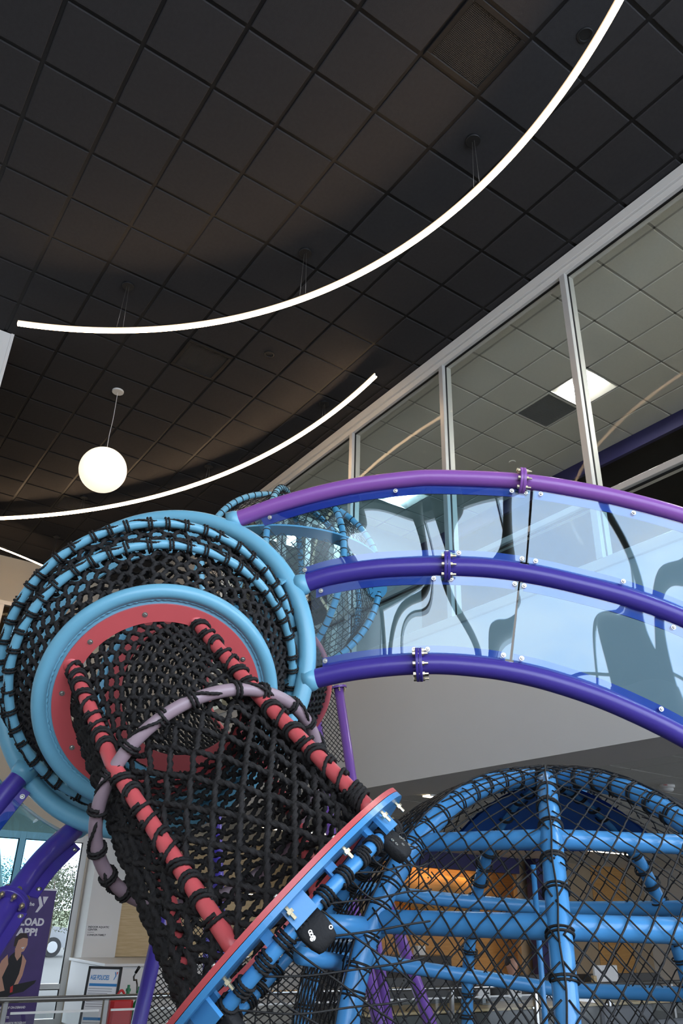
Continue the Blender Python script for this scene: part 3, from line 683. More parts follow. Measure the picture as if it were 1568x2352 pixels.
tube(bb, P, 0.0035+0.0018*np.abs(np.sin(a*61)), 6, closed=True, ref=nF); bb.build('weld_bead', 'sky_blue', rf_)
RP0, RP1 = 0.286, 0.345
bb = MB(); annulus(bb, cF+nF*0.012, nF, RP0, RP1, 0.012, 128); pl = tag(bb.build('mouth_plate', 'coral', TU, False), 'coral red ring plate')
for k in range(10):
    a_ = 2*math.pi*k/10+0.32; put_bolt(BOLT_M, 'bolt', pl, cF+nF*0.018+(e1*math.cos(a_)+e2*math.sin(a_))*0.315, nF)
# blue flange inside the mounting ring and a second red ring deeper in
bb = MB(); annulus(bb, cG-nG*0.03, nG, 0.47, RG-0.01, 0.012, 96); bb.build('rear_flange', 'sky_blue', TU, False)
cR = cG-nG*0.42
bb = MB(); annulus(bb, cR, nG, 0.30, 0.37, 0.012, 72); bb.build('rear_plate', 'coral', TU, False)
bb = MB(); ringtube(bb, cR, nG, 0.40, 0.024, 96, 14); bb.build('rear_ring', 'sky_blue', TU)
refT = nrm(cw((0, -1, 0)))
loft_net(Loft([(cB-nB*0.01, nB, RB-0.030), (cF+nF*(-0.02), nF, RF+0.016)], refT), 'cone_net', TU, 36, 0.0086, twist=0.50)
loft_net(Loft([(cA-nA*0.01, nA, RA-0.030), (cB-nB*0.02, nB, RB-0.026)], refT), 'band_net', TU, 36, 0.0086, twist=0.42)
loft_net(Loft([(cG, nG, RG-0.06), (cA-nA*0.02, nA, RA-0.03)], refT), 'rear_net', TU, 26, 0.0085, twist=0.4)
loft_net(Loft([(cR, nG, 0.41), (cG-nG*0.05, nG, 0.56)], refT), 'tail_net', TU, 24, 0.0088, twist=0.8, seg=0.009)
cR2 = cR-nG*0.75+V(0.25, 0.1, 0.25); nR2 = nrm(cR-cR2)
loft_net(Loft([(cR2, nR2, 0.36), (cR, nG, 0.40)], refT), 'far_tunnel_net', TU, 34, 0.0088, twist=2.3, seg=0.010)
bb = MB(); ringtube(bb, cR2, nR2, 0.37, 0.020, 72, 12); bb.build('far_ring', 'coral', TU)
coilA = coil_mesh('ring_lashing', 0.0165, 0.0045, 1.9, 0.011)
for c, n, R, ro in ((cA, nA, RA, ra_), (cB, nB, RB, rb_)):
    f1, f2, _ = basis(n); Pc = circle(c, f1, f2, R, 200)
    lash_along(Pc, coilA, 'lashing', ro, 0.068, closed=True)
    aa = np.linspace(0, 2*math.pi, 520, endpoint=False); wv = np.sin(aa*25)
    d = np.cos(aa)[:, None]*f1+np.sin(aa)[:, None]*f2
    Pr = c+(R+0.013+0.004*wv)[:, None]*d+(0.008+0.006*np.cos(aa*25))[:, None]*n
    bb = MB(); rope(bb, Pr, 0.0045, 0.012, ref=d, closed=True, sides=7); bb.build('running_rope', 'rope', ro)
# gussets tying the first net ring to the mounting ring
for px, py in ((632, 1338), (690, 1490), (60, 1760)):
    q = ray(px, py); tG = ((cG-CAM)@nG)/(q@nG); pG = CAM+q*tG; dG = nrm(pG-cG); tA = ((cA-CAM)@nA)/(q@nA); pA_ = CAM+q*tA; dA = nrm(pA_-cA)
    p0 = cG+dG*(RG-0.02); p1 = cA+dA*RA; side = nrm(np.cross(p1-p0, nG)); L_ = p1-p0
    bb = MB(); obox(bb, (p0+p1)/2, L_/2, side*0.03, nrm(np.cross(L_, side))*0.005); bb.build('gusset', 'sky_blue', TU, False)

# ---- rope tunnel between the turret mouth and the blue globe
ray1 = [cpos(-0.494, 0.377, 2.673), cpos(-0.243, 0.567, 2.384), cpos(0.0864, 0.789, 2.05)]
ray2 = [cpos(-0.890, 0.502, 2.593), cpos(-0.631, 0.713, 2.184), cpos(-0.229, 0.9885, 1.75)]
ray3 = [2*c-p for c, p in zip((cF, cH, cD), ray1)]; ray4 = [2*c-p for c, p in zip((cF, cH, cD), ray2)]
TN = thing('rope_tunnel', 'black rope net tunnel on coral red rails sloping down to the blue globe', 'play tunnel', cH)
coilR = coil_mesh('rail_lashing', 0.0215, 0.0060, 1.7, 0.013, tilt=0.45)
coilR3 = coil_mesh('rail_lashing_thick', 0.0215, 0.0065, 3.4, 0.013, tilt=0.3)
for k, rl in enumerate((ray1, ray2, ray3, ray4)):
    P = np.vstack([np.linspace(rl[0], rl[1], 14), np.linspace(rl[1], rl[2], 16)[1:]])
    bb = MB(); tube(bb, P, 0.0215, 16); ro = bb.build('rail', 'coral', TN)
    lash_along(P[:14], coilR, 'lashing', ro, 0.052, 0.03, 0.25); lash_along(P[13:], coilR, 'lashing', ro, 0.056, 0.05, 0.25)
    bb = MB(); lathe(bb, rl[0]+nF*0.006, [(0.030, 0), (0.027, 0.010), (0.0215, 0.016)], nF, 20); bb.build('weld_collar', 'coral', ro)
lash_along(np.array([ray1[2]+(ray1[1]-ray1[2])*0.16, ray1[2]+(ray1[1]-ray1[2])*0.04]), coilR3, 'lashing', TN, 0.022, 0.0, 0.1)
bb = MB(); ringtube(bb, cH, nH, RH, 0.0195, 120, 16); ho = tag(bb.build('hoop', 'mauve', TN), 'dusty mauve hoop')
f1, f2, _ = basis(nH); lash_along(circle(cH, f1, f2, RH, 200), coil_mesh('hoop_lashing', 0.0195, 0.0055, 1.9, 0.013), 'lashing', ho, 0.105, closed=True)
aa = np.linspace(0, 2*math.pi, 420, endpoint=False); d = np.cos(aa)[:, None]*f1+np.sin(aa)[:, None]*f2
Pr = cH+(RH+0.012+0.010*np.sin(aa*13))[:, None]*d+(0.008+0.014*np.cos(aa*13))[:, None]*nH
bb = MB(); rope(bb, Pr, 0.0055, 0.015, ref=d, closed=True, sides=7); bb.build('running_rope', 'rope', ho)
refR = nrm(ray1[0]-cF)
loft_net(Loft([(cF, nF, 0.278), (cH, nH, 0.305)], refR), 'upper_net', TN, 28, 0.0088, twist=1.9)
loft_net(Loft([(cH, nH, 0.305), (cD-nD*0.01, nD, 0.315)], refR), 'lower_net', TN, 22, 0.0090, twist=1.38)
bb = MB(); annulus(bb, cD-nD*0.007, nD, 0.30, RD, 0.013, 128); ep = tag(bb.build('end_plate', 'coral', TN, False), 'coral red end ring')
f1, f2, _ = basis(nD)
for k in range(14):
    a_ = 2*math.pi*k/14+0.1; put_bolt(BOLT_M, 'bolt', ep, cD-nD*0.014+(f1*math.cos(a_)+f2*math.sin(a_))*0.415, -nD)

# ---- arched crossing of three tubes with tinted panels, right of the turret
def curve_px(pts, d0, d1, n=90):
    """pts: picture x, y; depth eased from d0 to d1 -> dense 3-D polyline and its x parameter"""
    P = np.array(pts, float); t = (P[:, 0]-P[0, 0])/(P[-1, 0]-P[0, 0]); D = d0+(d1-d0)*t
    Q = np.array([at(x, y, d) for (x, y), d in zip(P, D)]); Q = np.c_[Q, P[:, 0]]
    R_ = ppos(Q, n); return R_[:, :3], R_[:, 3]
AR = thing('arch_crossing', 'arched crossing of purple tubes with blue see-through panels', 'play bridge', at(1000, 1530, 3.0))
cT, xT = curve_px([(528, 1199), (655, 1155), (796, 1120), (936, 1101), (1018, 1098), (1193, 1106), (1334, 1127), (1439, 1149.5), (1544, 1178), (1640, 1210), (1760, 1258), (2000, 1395), (2250, 1610), (2430, 1870)], 3.33, 3.07, 140)
cM, xM = curve_px([(686, 1346), (761, 1323), (866, 1307), (971, 1302), (1018, 1302), (1123, 1306), (1228, 1321), (1334, 1345), (1439, 1373), (1544, 1411), (1640, 1455), (1760, 1520), (1980, 1680), (2200, 1915), (2350, 2170)], 3.16, 2.88, 140)
cL, xL = curve_px([(706, 1563), (796, 1543), (901, 1530), (1006, 1526), (1110, 1534), (1190, 1547), (1270, 1567), (1372, 1601), (1474, 1645), (1568, 1693), (1680, 1760), (1800, 1850), (1960, 2005), (2110, 2200), (2210, 2400)], 2.985, 2.73, 140)
def pt(c, x, X): return np.stack([np.interp(X, x, c[:, k]) for k in range(3)], -1)
arch = []
for nm, c, x, r, m, fx, lab in (('tube', cT, xT, 0.0345, 'orchid', 1197, 'orchid top tube'), ('tube', cM, xM, 0.0365, 'violet', 1026, 'violet middle tube'), ('tube', cL, xL, 0.037, 'violet', 962, 'violet lower tube')):
    bb = MB(); tube(bb, c, r, 22); to = tag(bb.build(nm, m, AR), lab); arch.append(to)
    p = pt(c, x, fx); d = nrm(pt(c, x, fx+6)-pt(c, x, fx-6))
    fl = []
    for s in (-1, 1):
        bb = MB(); disc(bb, p+d*0.0065*s, d*s, r*1.72, 0.0115, 40, 0.002); fl.append(bb.build('flange', m, to, 'auto'))
    e1, e2, _ = basis(d)
    for k in range(8):
        a = 2*math.pi*k/8+0.2; inst(HEXB, 'flange_bolt', to, mw(p+(e1*math.cos(a)+e2*math.sin(a))*r*1.42, e1, e2, d))
    # fillet weld where the tube meets the ring
    bb = MB(); d0 = nrm(c[3]-c[0]); lathe(bb, c[1], [(r*1.28, -0.03), (r*1.2, 0.0), (r*1.01, 0.018)], d0, 28); bb.build('weld_collar', 'sky_blue', to)
out = nrm(-FW+0.15*UP)
def rim(cA_, xA_, cB_, xB_, X, rA):
    """point on tube A's surface facing tube B, and direction towards B"""
    pA = pt(cA_, xA_, X[0]); pB = pt(cB_, xB_, X[1]); d = pB-pA; return pA, d/np.linalg.norm(d, axis=-1)[..., None], np.linalg.norm(d, axis=-1)
def pane(parent, cA_, xA_, cB_, xB_, rA, rB, a0, a1, b0, b1, name, m, bulge=0.003, nu=60, nv=16, wav=0.0022, th=0.007, corner=0.0, off=0.012, ph=0.0):
    s = np.linspace(0, 1, nu)[:, None]; t = np.linspace(0, 1, nv)[None, :]
    XA = a0+(a1-a0)*s+0*t; XB = b0+(b1-b0)*s+0*t
    pA = pt(cA_, xA_, XA); pB = pt(cB_, xB_, XB); d = pB-pA; L = np.linalg.norm(d, axis=-1)[..., None]; d = d/L
    lo = rA+0.006; hi = L-rB-0.006; w = t[..., None]
    P = pA+d*(lo+(hi-lo)*w)
    ds = np.gradient(P, axis=0); N = np.cross(ds, d); N /= np.linalg.norm(N, axis=-1)[..., None]; N *= np.sign((N*out).sum(-1))[..., None]
    bu = bulge*np.sin(math.pi*t)+wav*(np.sin(9*s+2.0*t+ph)+0.6*np.sin(15*s-2.6*t+1.3+ph)+0.5*np.sin(5*s+3.4*t+ph))
    P = P+N*(off+bu)[..., None]
    if corner:
        kc = np.clip(1-np.minimum(s, 1-s)*nu/3, 0, 1)
    v = np.concatenate([P.reshape(-1, 3), (P-N*th).reshape(-1, 3)]); n0 = nu*nv
    i, j = np.meshgrid(np.arange(nu-1), np.arange(nv-1), indexing='ij'); q = np.stack([i*nv+j, (i+1)*nv+j, (i+1)*nv+j+1, i*nv+j+1], -1).reshape(-1, 4)
    q2 = q[:, ::-1]+n0; e = []
    edge = [k*nv for k in range(nu)]+[(nu-1)*nv+k for k in range(1, nv)]+[k*nv+nv-1 for k in range(nu-2, -1, -1)]+[k for k in range(nv-2, 0, -1)]
    for k in range(len(edge)): a_, b_ = edge[k], edge[(k+1) % len(edge)]; e.append([b_, a_, a_+n0, b_+n0])
    flip = ((P[1:, :-1]-P[:-1, :-1]) * 0).sum()  # orientation fixed below
    bb = MB(); bb.add(v, np.vstack([q, q2, np.array(e)])); o = bb.build(name, m, parent)
    me = o.data
    import bmesh
    bm = bmesh.new(); bm.from_mesh(me); bmesh.ops.recalc_face_normals(bm, faces=bm.faces); bm.to_mesh(me); bm.free()
    me.set_sharp_from_angle(angle=math.radians(50))
    return o, P, N
def strip_tab(parent, c, x, cO, xO, r, x0, x1, name, m, w=0.036, th=0.005, off=-0.004):
    """flat mounting strip welded along a tube, lying behind the panel"""
    X = np.linspace(x0, x1, 40); p = pt(c, x, X); o_ = pt(cO, xO, X); d = o_-p; d /= np.linalg.norm(d, axis=-1)[:, None]
    ds = np.gradient(p, axis=0); N = np.cross(ds, d); N /= np.linalg.norm(N, axis=-1)[:, None]; N *= np.sign((N*out).sum(-1))[:, None]
    a = p+d*(r-0.004)+N*off; b_ = p+d*(r+w)+N*off
    v = np.stack([a, b_, b_-N*th, a-N*th], 1).reshape(-1, 3); q = []
    for i in range(39):
        for k in range(4): q.append([i*4+k, i*4+(k+1) % 4, (i+1)*4+(k+1) % 4, (i+1)*4+k])
    bb = MB(); bb.add(v, q, [[0, 1, 2, 3], [159, 158, 157, 156]]); return bb.build(name, m, parent, False)
rT, rM, rL = 0.0345, 0.0365, 0.037
strip_tab(AR, cT, xT, cM, xM, rT, 590, 1205, 'mounting_strip', 'violet'); strip_tab(AR, cT, xT, cM, xM, rT, 1228, 1700, 'mounting_strip', 'violet')
strip_tab(AR, cM, xM, cT, xT, rM, 700, 1195, 'mounting_strip', 'violet'); strip_tab(AR, cM, xM, cT, xT, rM, 1215, 1700, 'mounting_strip', 'violet')
strip_tab(AR, cM, xM, cL, xL, rM, 725, 1182, 'mounting_strip', 'violet'); strip_tab(AR, cM, xM, cL, xL, rM, 1202, 1700, 'mounting_strip', 'violet')
strip_tab(AR, cL, xL, cM, xM, rL, 740, 1160, 'mounting_strip', 'violet'); strip_tab(AR, cL, xL, cM, xM, rL, 1180, 1700, 'mounting_strip', 'violet')
panes = [pane(AR, cT, xT, cM, xM, rT, rM, 575, 1218, 692, 1204, 'panel', 'acrylic', ph=0.0), pane(AR, cT, xT, cM, xM, rT, rM, 1224, 1745, 1208, 1745, 'panel', 'acrylic', ph=1.9),
         pane(AR, cM, xM, cL, xL, rM, rL, 712, 1192, 728, 1166, 'panel', 'acrylic', ph=3.1), pane(AR, cM, xM, cL, xL, rM, rL, 1196, 1745, 1172, 1790, 'panel', 'acrylic', ph=4.4),
         pane(AR, cT, xT, cM, xM, rT, rM, 1751, 2300, 1751, 2240, 'panel', 'acrylic', ph=0.7), pane(AR, cM, xM, cL, xL, rM, rL, 1751, 2240, 1796, 2120, 'panel', 'acrylic', ph=2.7)]
def pane_bolts(pn, spots):
    o, P, N = pn; nu, nv = P.shape[:2]
    for s, side in spots:
        i = min(nu-1, max(0, int(round(s*(nu-1))))); j = 1 if side == 0 else nv-2
        p = P[i, j]*0.6+P[i, 0 if side == 0 else nv-1]*0.4; put_bolt(BOLT_M, 'bolt', o, p+N[i, j]*0.0005, N[i, j])
pane_bolts(panes[0], [(0.05, 0), (0.5, 0), (0.93, 0), (0.985, 0), (0.045, 1), (0.66, 1), (0.72, 1), (0.98, 1)])
pane_bolts(panes[1], [(0.03, 0), (0.44, 0), (0.9, 0), (0.03, 1), (0.40, 1), (0.9, 1)])
pane_bolts(panes[2], [(0.05, 0), (0.60, 0), (0.67, 0), (0.975, 0), (0.045, 1), (0.50, 1), (0.575, 1), (0.97, 1)])
pane_bolts(panes[3], [(0.025, 0), (0.62, 0), (0.03, 1), (0.555, 1)])
for pn_ in panes[4:]: pane_bolts(pn_, [(0.03, 0), (0.5, 0), (0.97, 0), (0.03, 1), (0.5, 1), (0.97, 1)])

# ---- lower arms to the left of the turret with pale blue panels
LA = thing('lower_arm', 'violet tubes with a pale blue panel reaching down left of the turret', 'play bridge', at(100, 1960, 2.8))
lP1, yP1 = curve_px([(52, 1776), (0, 1838), (-70, 1925), (-150, 2030)], 2.93, 2.62)
lP2, yP2 = curve_px([(178, 1898), (101, 1969), (36, 2056), (-25, 2150), (-90, 2260)], 2.93, 2.16)
lP0, yP0 = curve_px([(8, 1610), (-50, 1650), (-130, 1720), (-220, 1830)], 2.98, 2.75)
def flip(c, x): return c[::-1], x[::-1]
for c, fx in ((lP1, None), (lP2, (37, 2078))):
    bb = MB(); tube(bb, c, 0.0355, 22); to = bb.build('tube', 'violet', LA)
    d0 = nrm(c[3]-c[0]); bb = MB(); lathe(bb, c[1], [(0.046, -0.03), (0.043, 0.0), (0.036, 0.018)], d0, 28); bb.build('weld_collar', 'sky_blue', to)
    if fx:
        i = int(np.argmin([abs(pj(p)[1]-fx[1]) for p in c])); p = c[i]; d = nrm(c[i+1]-c[i-1])
        for s in (-1, 1):
            bb = MB(); disc(bb, p+d*0.0065*s, d*s, 0.061, 0.0115, 40, 0.002); bb.build('flange', 'violet', to, 'auto')
        e1, e2, _ = basis(d)
        for k in range(8): a = 2*math.pi*k/8+0.2; inst(HEXB, 'flange_bolt', to, mw(p+(e1*math.cos(a)+e2*math.sin(a))*0.0505, e1, e2, d))
# the panel between the two arms: its inner edge follows the ring
def arm_pane(parent, cA_, cB_, rA, rB, sA, sB, eA, eB, ring, name, off):
    nu, nv = 30, 12; s = np.linspace(0, 1, nu)[:, None]; t = np.linspace(0, 1, nv)[None, :]
    idx = np.linspace(0, 1, len(cA_)); g = lambda c, u: np.stack([np.interp(u, idx, c[:, k]) for k in range(3)], -1)
    UA = sA+(eA-sA)*s+0*t; UB = sB+(eB-sB)*s+0*t
    pA, pB = g(cA_, UA), g(cB_, UB); d = pB-pA; L = np.linalg.norm(d, axis=-1)[..., None]; d /= L
    P = pA+d*((rA+0.004)+(L-rA-rB-0.008)*t[..., None])
    if ring:   # push the inner edge out so that it clears the round mounting ring
        for j in range(nv):
            for i in range(nu):
                v = P[i, j]-cG; h = v-(v@nG)*nG; l = np.linalg.norm(h)
                if l < ring: P[i, j] += h/l*(ring-l)
    N = np.cross(np.gradient(P, axis=0), d); N /= np.linalg.norm(N, axis=-1)[..., None]+1e-9; N *= np.sign((N*out).sum(-1))[..., None]; P = P+N*off
    v = np.concatenate([P.reshape(-1, 3), (P-N*0.007).reshape(-1, 3)]); n0 = nu*nv
    i, j = np.meshgrid(np.arange(nu-1), np.arange(nv-1), indexing='ij'); q = np.stack([i*nv+j, (i+1)*nv+j, (i+1)*nv+j+1, i*nv+j+1], -1).reshape(-1, 4); e = []
    edge = [k*nv for k in range(nu)]+[(nu-1)*nv+k for k in range(1, nv)]+[k*nv+nv-1 for k in range(nu-2, -1, -1)]+[k for k in range(nv-2, 0, -1)]
    for k in range(len(edge)): a_, b_ = edge[k], edge[(k+1) % len(edge)]; e.append([b_, a_, a_+n0, b_+n0])
    bb = MB(); bb.add(v, np.vstack([q, q[:, ::-1]+n0, np.array(e)])); o = bb.build(name, 'acrylic_pale', parent)
    import bmesh
    bm = bmesh.new(); bm.from_mesh(o.data); bmesh.ops.recalc_face_normals(bm, faces=bm.faces); bm.to_mesh(o.data); bm.free(); o.data.set_sharp_from_angle(angle=math.radians(50))
    bb = MB(); tube(bb, P[0], 0.005, 6); bb.build('panel_edge_trim', 'white_metal', o)
    return o
arm_pane(LA, lP1, lP2, 0.0355, 0.0355, 0.06, 0.03, 1.0, 1.0, RG+0.075, 'panel', -0.01)
arm_pane(LA, lP0, lP1, 0.0355, 0.0355, 0.02, 0.06, 1.0, 1.0, RG+0.075, 'panel', -0.01)
def arm_strip(c, u0, u1, sgn, w=0.034):
    i0, i1 = int(u0*(len(c)-1)), int(u1*(len(c)-1)); p = c[i0:i1+1]; T = np.gradient(p, axis=0); T /= np.linalg.norm(T, axis=1)[:, None]
    d = np.cross(T, out)*sgn; d /= np.linalg.norm(d, axis=1)[:, None]; N = np.cross(d, T); N *= np.sign((N*out).sum(1))[:, None]
    a = p+d*0.033; b_ = p+d*(0.0355+w); v = np.stack([a, b_, b_-N*0.005, a-N*0.005], 1).reshape(-1, 3); q = []; n = len(p)
    for i in range(n-1):
        for k in range(4): q.append([i*4+k, i*4+(k+1) % 4, (i+1)*4+(k+1) % 4, (i+1)*4+k])
    bb = MB(); bb.add(v, q, [[0, 1, 2, 3], [n*4-1, n*4-2, n*4-3, n*4-4]]); o = bb.build('mounting_strip', 'violet', LA, False)
    for u in (0.08, 0.9): k = int(u*(n-1)); put_bolt(BOLT_M, 'bolt', o, p[k]+d[k]*0.056+N[k]*0.001, N[k])
arm_strip(lP2, 0.10, 0.52, -1); arm_strip(lP1, 0.16, 0.9, 1); arm_strip(lP1, 0.10, 0.9, -1); arm_strip(lP2, 0.62, 1.0, -1)

# ---- climbing globes: meridian pipes, hoops, diamond net
def sph(c, R, az, lat, h, s, k=1.0):
    """az from the direction towards the camera, positive to the right"""
    d = -h*np.cos(az)[..., None]+s*np.sin(az)[..., None]
    return c+np.asarray(R)[..., None]*(d*np.cos(lat)[..., None]+V(0, 0, 1)*np.sin(lat)[..., None])
def poly_r(az, ribs):
    """the net is stretched flat from rib to rib: radius factor of the polygon through the ribs"""
    a = np.degrees(az) % 360; rb = np.array(list(ribs)+[ribs[0]+360.0]); a = np.where(a < rb[0], a+360, a)
    i = np.clip(np.searchsorted(rb, a, 'right')-1, 0, len(rb)-2); half = (rb[i+1]-rb[i])/2; mid = (rb[i+1]+rb[i])/2
    return np.cos(np.radians(half))/np.cos(np.radians(a-mid))
def globe_net(c, R, h, s, ribs, lat0, lat1, cell, r, parent, name, knots=True, sides=4, flat=True, asp=1.0):
    """diamond net in even cells, stretched from rib to rib panel by panel"""
    b = MB(); K = []; rb = list(ribs)+[ribs[0]+360.0]; y0, y1 = R*lat0, R*lat1
    for pi in range(len(rb)-1):
        mid = math.radians((rb[pi]+rb[pi+1])/2); half = math.radians((rb[pi+1]-rb[pi])/2)
        def surf(x, y):
            lat = y/R; da = x/(R*np.maximum(np.cos(lat), 0.02)); f = (math.cos(half)/np.cos(np.clip(da, -half, half))) if flat else 1.0
            P = sph(c, R*np.ones_like(lat), mid+da, lat, h, s)
            if flat:      # pull the panel in towards the chord between its two ribs
                ax = c+V(0, 0, 1)*(R*np.sin(lat))[..., None]; P = ax+(P-ax)*np.asarray(f)[..., None]
            return P, np.abs(da) <= half*1.001
        wmax = R*half; off = rng.uniform(0, cell)
        for sg in (1, -1):
            for k in range(-int((wmax+(y1-y0)*asp)/cell)-2, int((wmax+(y1-y0)*asp)/cell)+3):
                y = np.linspace(y0, y1, 90); x = k*cell+off+sg*(y-y0)*asp
                P, ok = surf(x, y); idx = np.where(ok)[0]
                if len(idx) < 3: continue
                for run in np.split(idx, np.where(np.diff(idx) > 1)[0]+1):
                    if len(run) > 2: Q = P[run]+rng.normal(0, R*0.001, (len(run), 3)); tube(b, Q, r, sides, ref=Q-c)
        if knots:
            m = int((y1-y0)*asp*2/cell)
            for q in range(m+1):
                y = y0+q*cell/2/asp
                for k in range(-int(wmax/cell)-1, int(wmax/cell)+2):
                    x = k*cell+off+(cell/2 if q % 2 else 0.0); x = (x+cell*50+wmax) % (cell*200) - wmax - cell*50 if False else x
                    for xx in (x-cell, x):
                        P, ok = surf(np.array([xx]), np.array([y]))
                        if ok[0]: K.append(P[0])
    if K:
        K = np.unique(np.round(np.array(K), 4), axis=0); q = r*2.0; of = np.array([[q, 0, 0], [0, q, 0], [-q, 0, 0], [0, -q, 0], [0, 0, q], [0, 0, -q]])
        vv = (K[:, None, :]+of[None]*rng.uniform(0.85, 1.25, (len(K), 1, 1))).reshape(-1, 3)
        fc = np.array([[0, 1, 4], [1, 2, 4], [2, 3, 4], [3, 0, 4], [1, 0, 5], [2, 1, 5], [3, 2, 5], [0, 3, 5]])
        b.add(vv, None, [list(x) for x in (np.arange(len(K))[:, None, None]*6+fc[None]).reshape(-1, 3)])
    return tag(b.build(name, 'twine', parent), kind='stuff')
h2 = ray(1283, 2117); h2[2] = 0; h2 = nrm(h2); s2 = V(h2[1], -h2[0], 0)
RS = 0.86; cS = h2*2.98; cS[2] = 2.152-RS
GL = thing('net_globe', 'bright blue netted climbing globe at the lower right', 'climbing globe', cS)
ribs = {}
coilS = coil_mesh('rib_lashing', 0.030, 0.0035, 2.0, 0.010, m='twine')
for azd in (0, 45, 90, 147, 180, 207, 270, 319):
    az = math.radians(azd); la = np.linspace(math.radians(90), math.radians(-25), 60)
    P = sph(cS, RS, np.full(60, az), la, h2, s2); r = 0.033 if azd == 319 else 0.030 if azd in (0, 45, 270, 90, 180) else 0.024
    bb = MB(); tube(bb, P, r, 18, ref=P-cS); ro = bb.build('rib', 'globe_blue', GL)
    Pn = sph(cS, RS+0.036+0.001*np.sin(np.arange(60)*1.7), np.full(60, az)+0.004*np.sin(np.arange(60)*0.9), la, h2, s2); bb = MB(); tube(bb, Pn, 0.0026, 5, ref=Pn-cS); bb.build('seam_cord', 'twine', ro)
    lash_along(P[2:], coilS, 'lashing', ro, 0.075 if azd != 0 else 0.11, 0.02, 0.3)
def hoop_arc(z0, z1, a0, a1, r):
    a = np.radians(np.linspace(a0, a1, 50)); z = np.linspace(z0, z1, 50); lat = np.arcsin(np.clip((z-cS[2])/RS, -1, 1))
    bb = MB(); rr_ = np.sqrt(np.maximum(RS**2-(z-cS[2])**2, 0.01)); f_ = 0.55+0.45*poly_r(a, [0, 45, 90, 135, 180, 225, 270, 319]); d_ = -h2*np.cos(a)[:, None]+s2*np.sin(a)[:, None]
    P = V(cS[0], cS[1], 0)+d_*((rr_-0.012)*(2*f_-1) if abs(a1-a0) < 60 else rr_-0.02)[:, None]+V(0, 0, 1)*z[:, None]; tube(bb, P, r, 18); o = bb.build('hoop', 'globe_blue', GL)
    aa = np.linspace(0, 1, 6)
    return o
hoop_arc(1.905, 1.905, -41, 0, 0.026); hoop_arc(1.905, 1.905, 0, 45, 0.026)
hoop_arc(1.692, 1.692, -41, 0, 0.030); hoop_arc(1.692, 1.692, 0, 45, 0.030)
hoop_arc(1.80, 1.755, -90, -180, 0.026); hoop_arc(1.755, 1.775, 180, 90, 0.026)
hoop_arc(1.60, 1.46, -90, -180, 0.026); hoop_arc(1.46, 1.50, 180, 90, 0.026)
hoop_arc(1.62, 1.64, -90, -41, 0.026); hoop_arc(1.90, 1.90, -90, -41, 0.022)
# dark blue roof panels on the far side, between the ribs
for a0, a1 in ((180, 207), (147, 180), (207, 229), (131, 147)):
    bb = MB(); nu, nv = 12, 8
    A, Lt = np.meshgrid(np.radians(np.linspace(a0+1, a1-1, nu)), np.radians(np.linspace(52, 84, nv)), indexing='ij')
    for k, rr in enumerate((RS-0.008, RS-0.018)):
        P = sph(cS, rr, A, Lt, h2, s2); i, j = np.meshgrid(np.arange(nu-1), np.arange(nv-1), indexing='ij'); q = np.stack([i*nv+j, (i+1)*nv+j, (i+1)*nv+j+1, i*nv+j+1], -1).reshape(-1, 4)
        bb.add(P.reshape(-1, 3), q if k == 0 else q[:, ::-1])
    bb.build('roof_panel', 'dark_blue', GL)
bb = MB(); tube(bb, [cS+V(0, 0, 0)+s2*(-0.075)+h2*0.30+V(0, 0, 0.60), cS+s2*(-0.075)+h2*0.30-V(0, 0, 0.4)], 0.010, 10); bb.build('thin_rod', 'globe_blue', GL)
globe_net(cS, RS+0.034, h2, s2, [0, 45, 90, 135, 180, 225, 270, 319], math.radians(-22), math.radians(89), 0.070, 0.0025, GL, 'outer_net', asp=0.85)
# connection to the tunnel: blue plate, lashed ring, brackets, padded covers
bb = MB(); annulus(bb, cD+nD*0.008, nD, 0.31, RD, 0.014, 128); cp = bb.build('coupling_plate', 'globe_blue', GL, False)
f1, f2, _ = basis(nD)
for k in range(14): a_ = 2*math.pi*k/14+0.1; inst(HEXB, 'coupling_bolt', cp, mw(cD+nD*0.012+(f1*math.cos(a_)+f2*math.sin(a_))*0.415, f1, f2, nD))
cK = cD+nD*0.055
bb = MB(); ringtube(bb, cK, nD, 0.365, 0.0165, 120, 14); kr = bb.build('coupling_ring', 'globe_blue', GL)
lash_along(circle(cK, f1, f2, 0.365, 200), coil_mesh('coupling_lashing', 0.0165, 0.0042, 3.2, 0.010), 'lashing', kr, 0.062, closed=True)
ec = nrm(ray1[2]-ray2[2]); ec = nrm(ec-(ec@nD)*nD); ev = np.cross(nD, ec); ev = ev if ev@(CAM-cD) > 0 else -ev      # along the plate's visible edge, and towards the camera
def rimpos(px, py, R_=0.37, up=0.0):
    best = None
    for a in np.linspace(-math.pi/2, math.pi/2, 181):
        p = cD+nD*up+(ec*math.sin(a)+ev*math.cos(a))*R_; x, y, _ = pj(p); e = abs(x-px)+abs(y-py)
        if best is None or e < best[0]: best = (e, p, ec*math.sin(a)+ev*math.cos(a), ec*math.cos(a)-ev*math.sin(a))
    return best[1:]
for px, py in ((840, 1900), (760, 1995), (620, 2150), (500, 2290)):
    p, dd, tt = rimpos(px, py, 0.36, 0.02)
    bb = MB(); obox(bb, p+nD*0.010, tt*0.013, dd*0.005, nD*0.022); bb.build('bracket', 'globe_blue', cp, False)
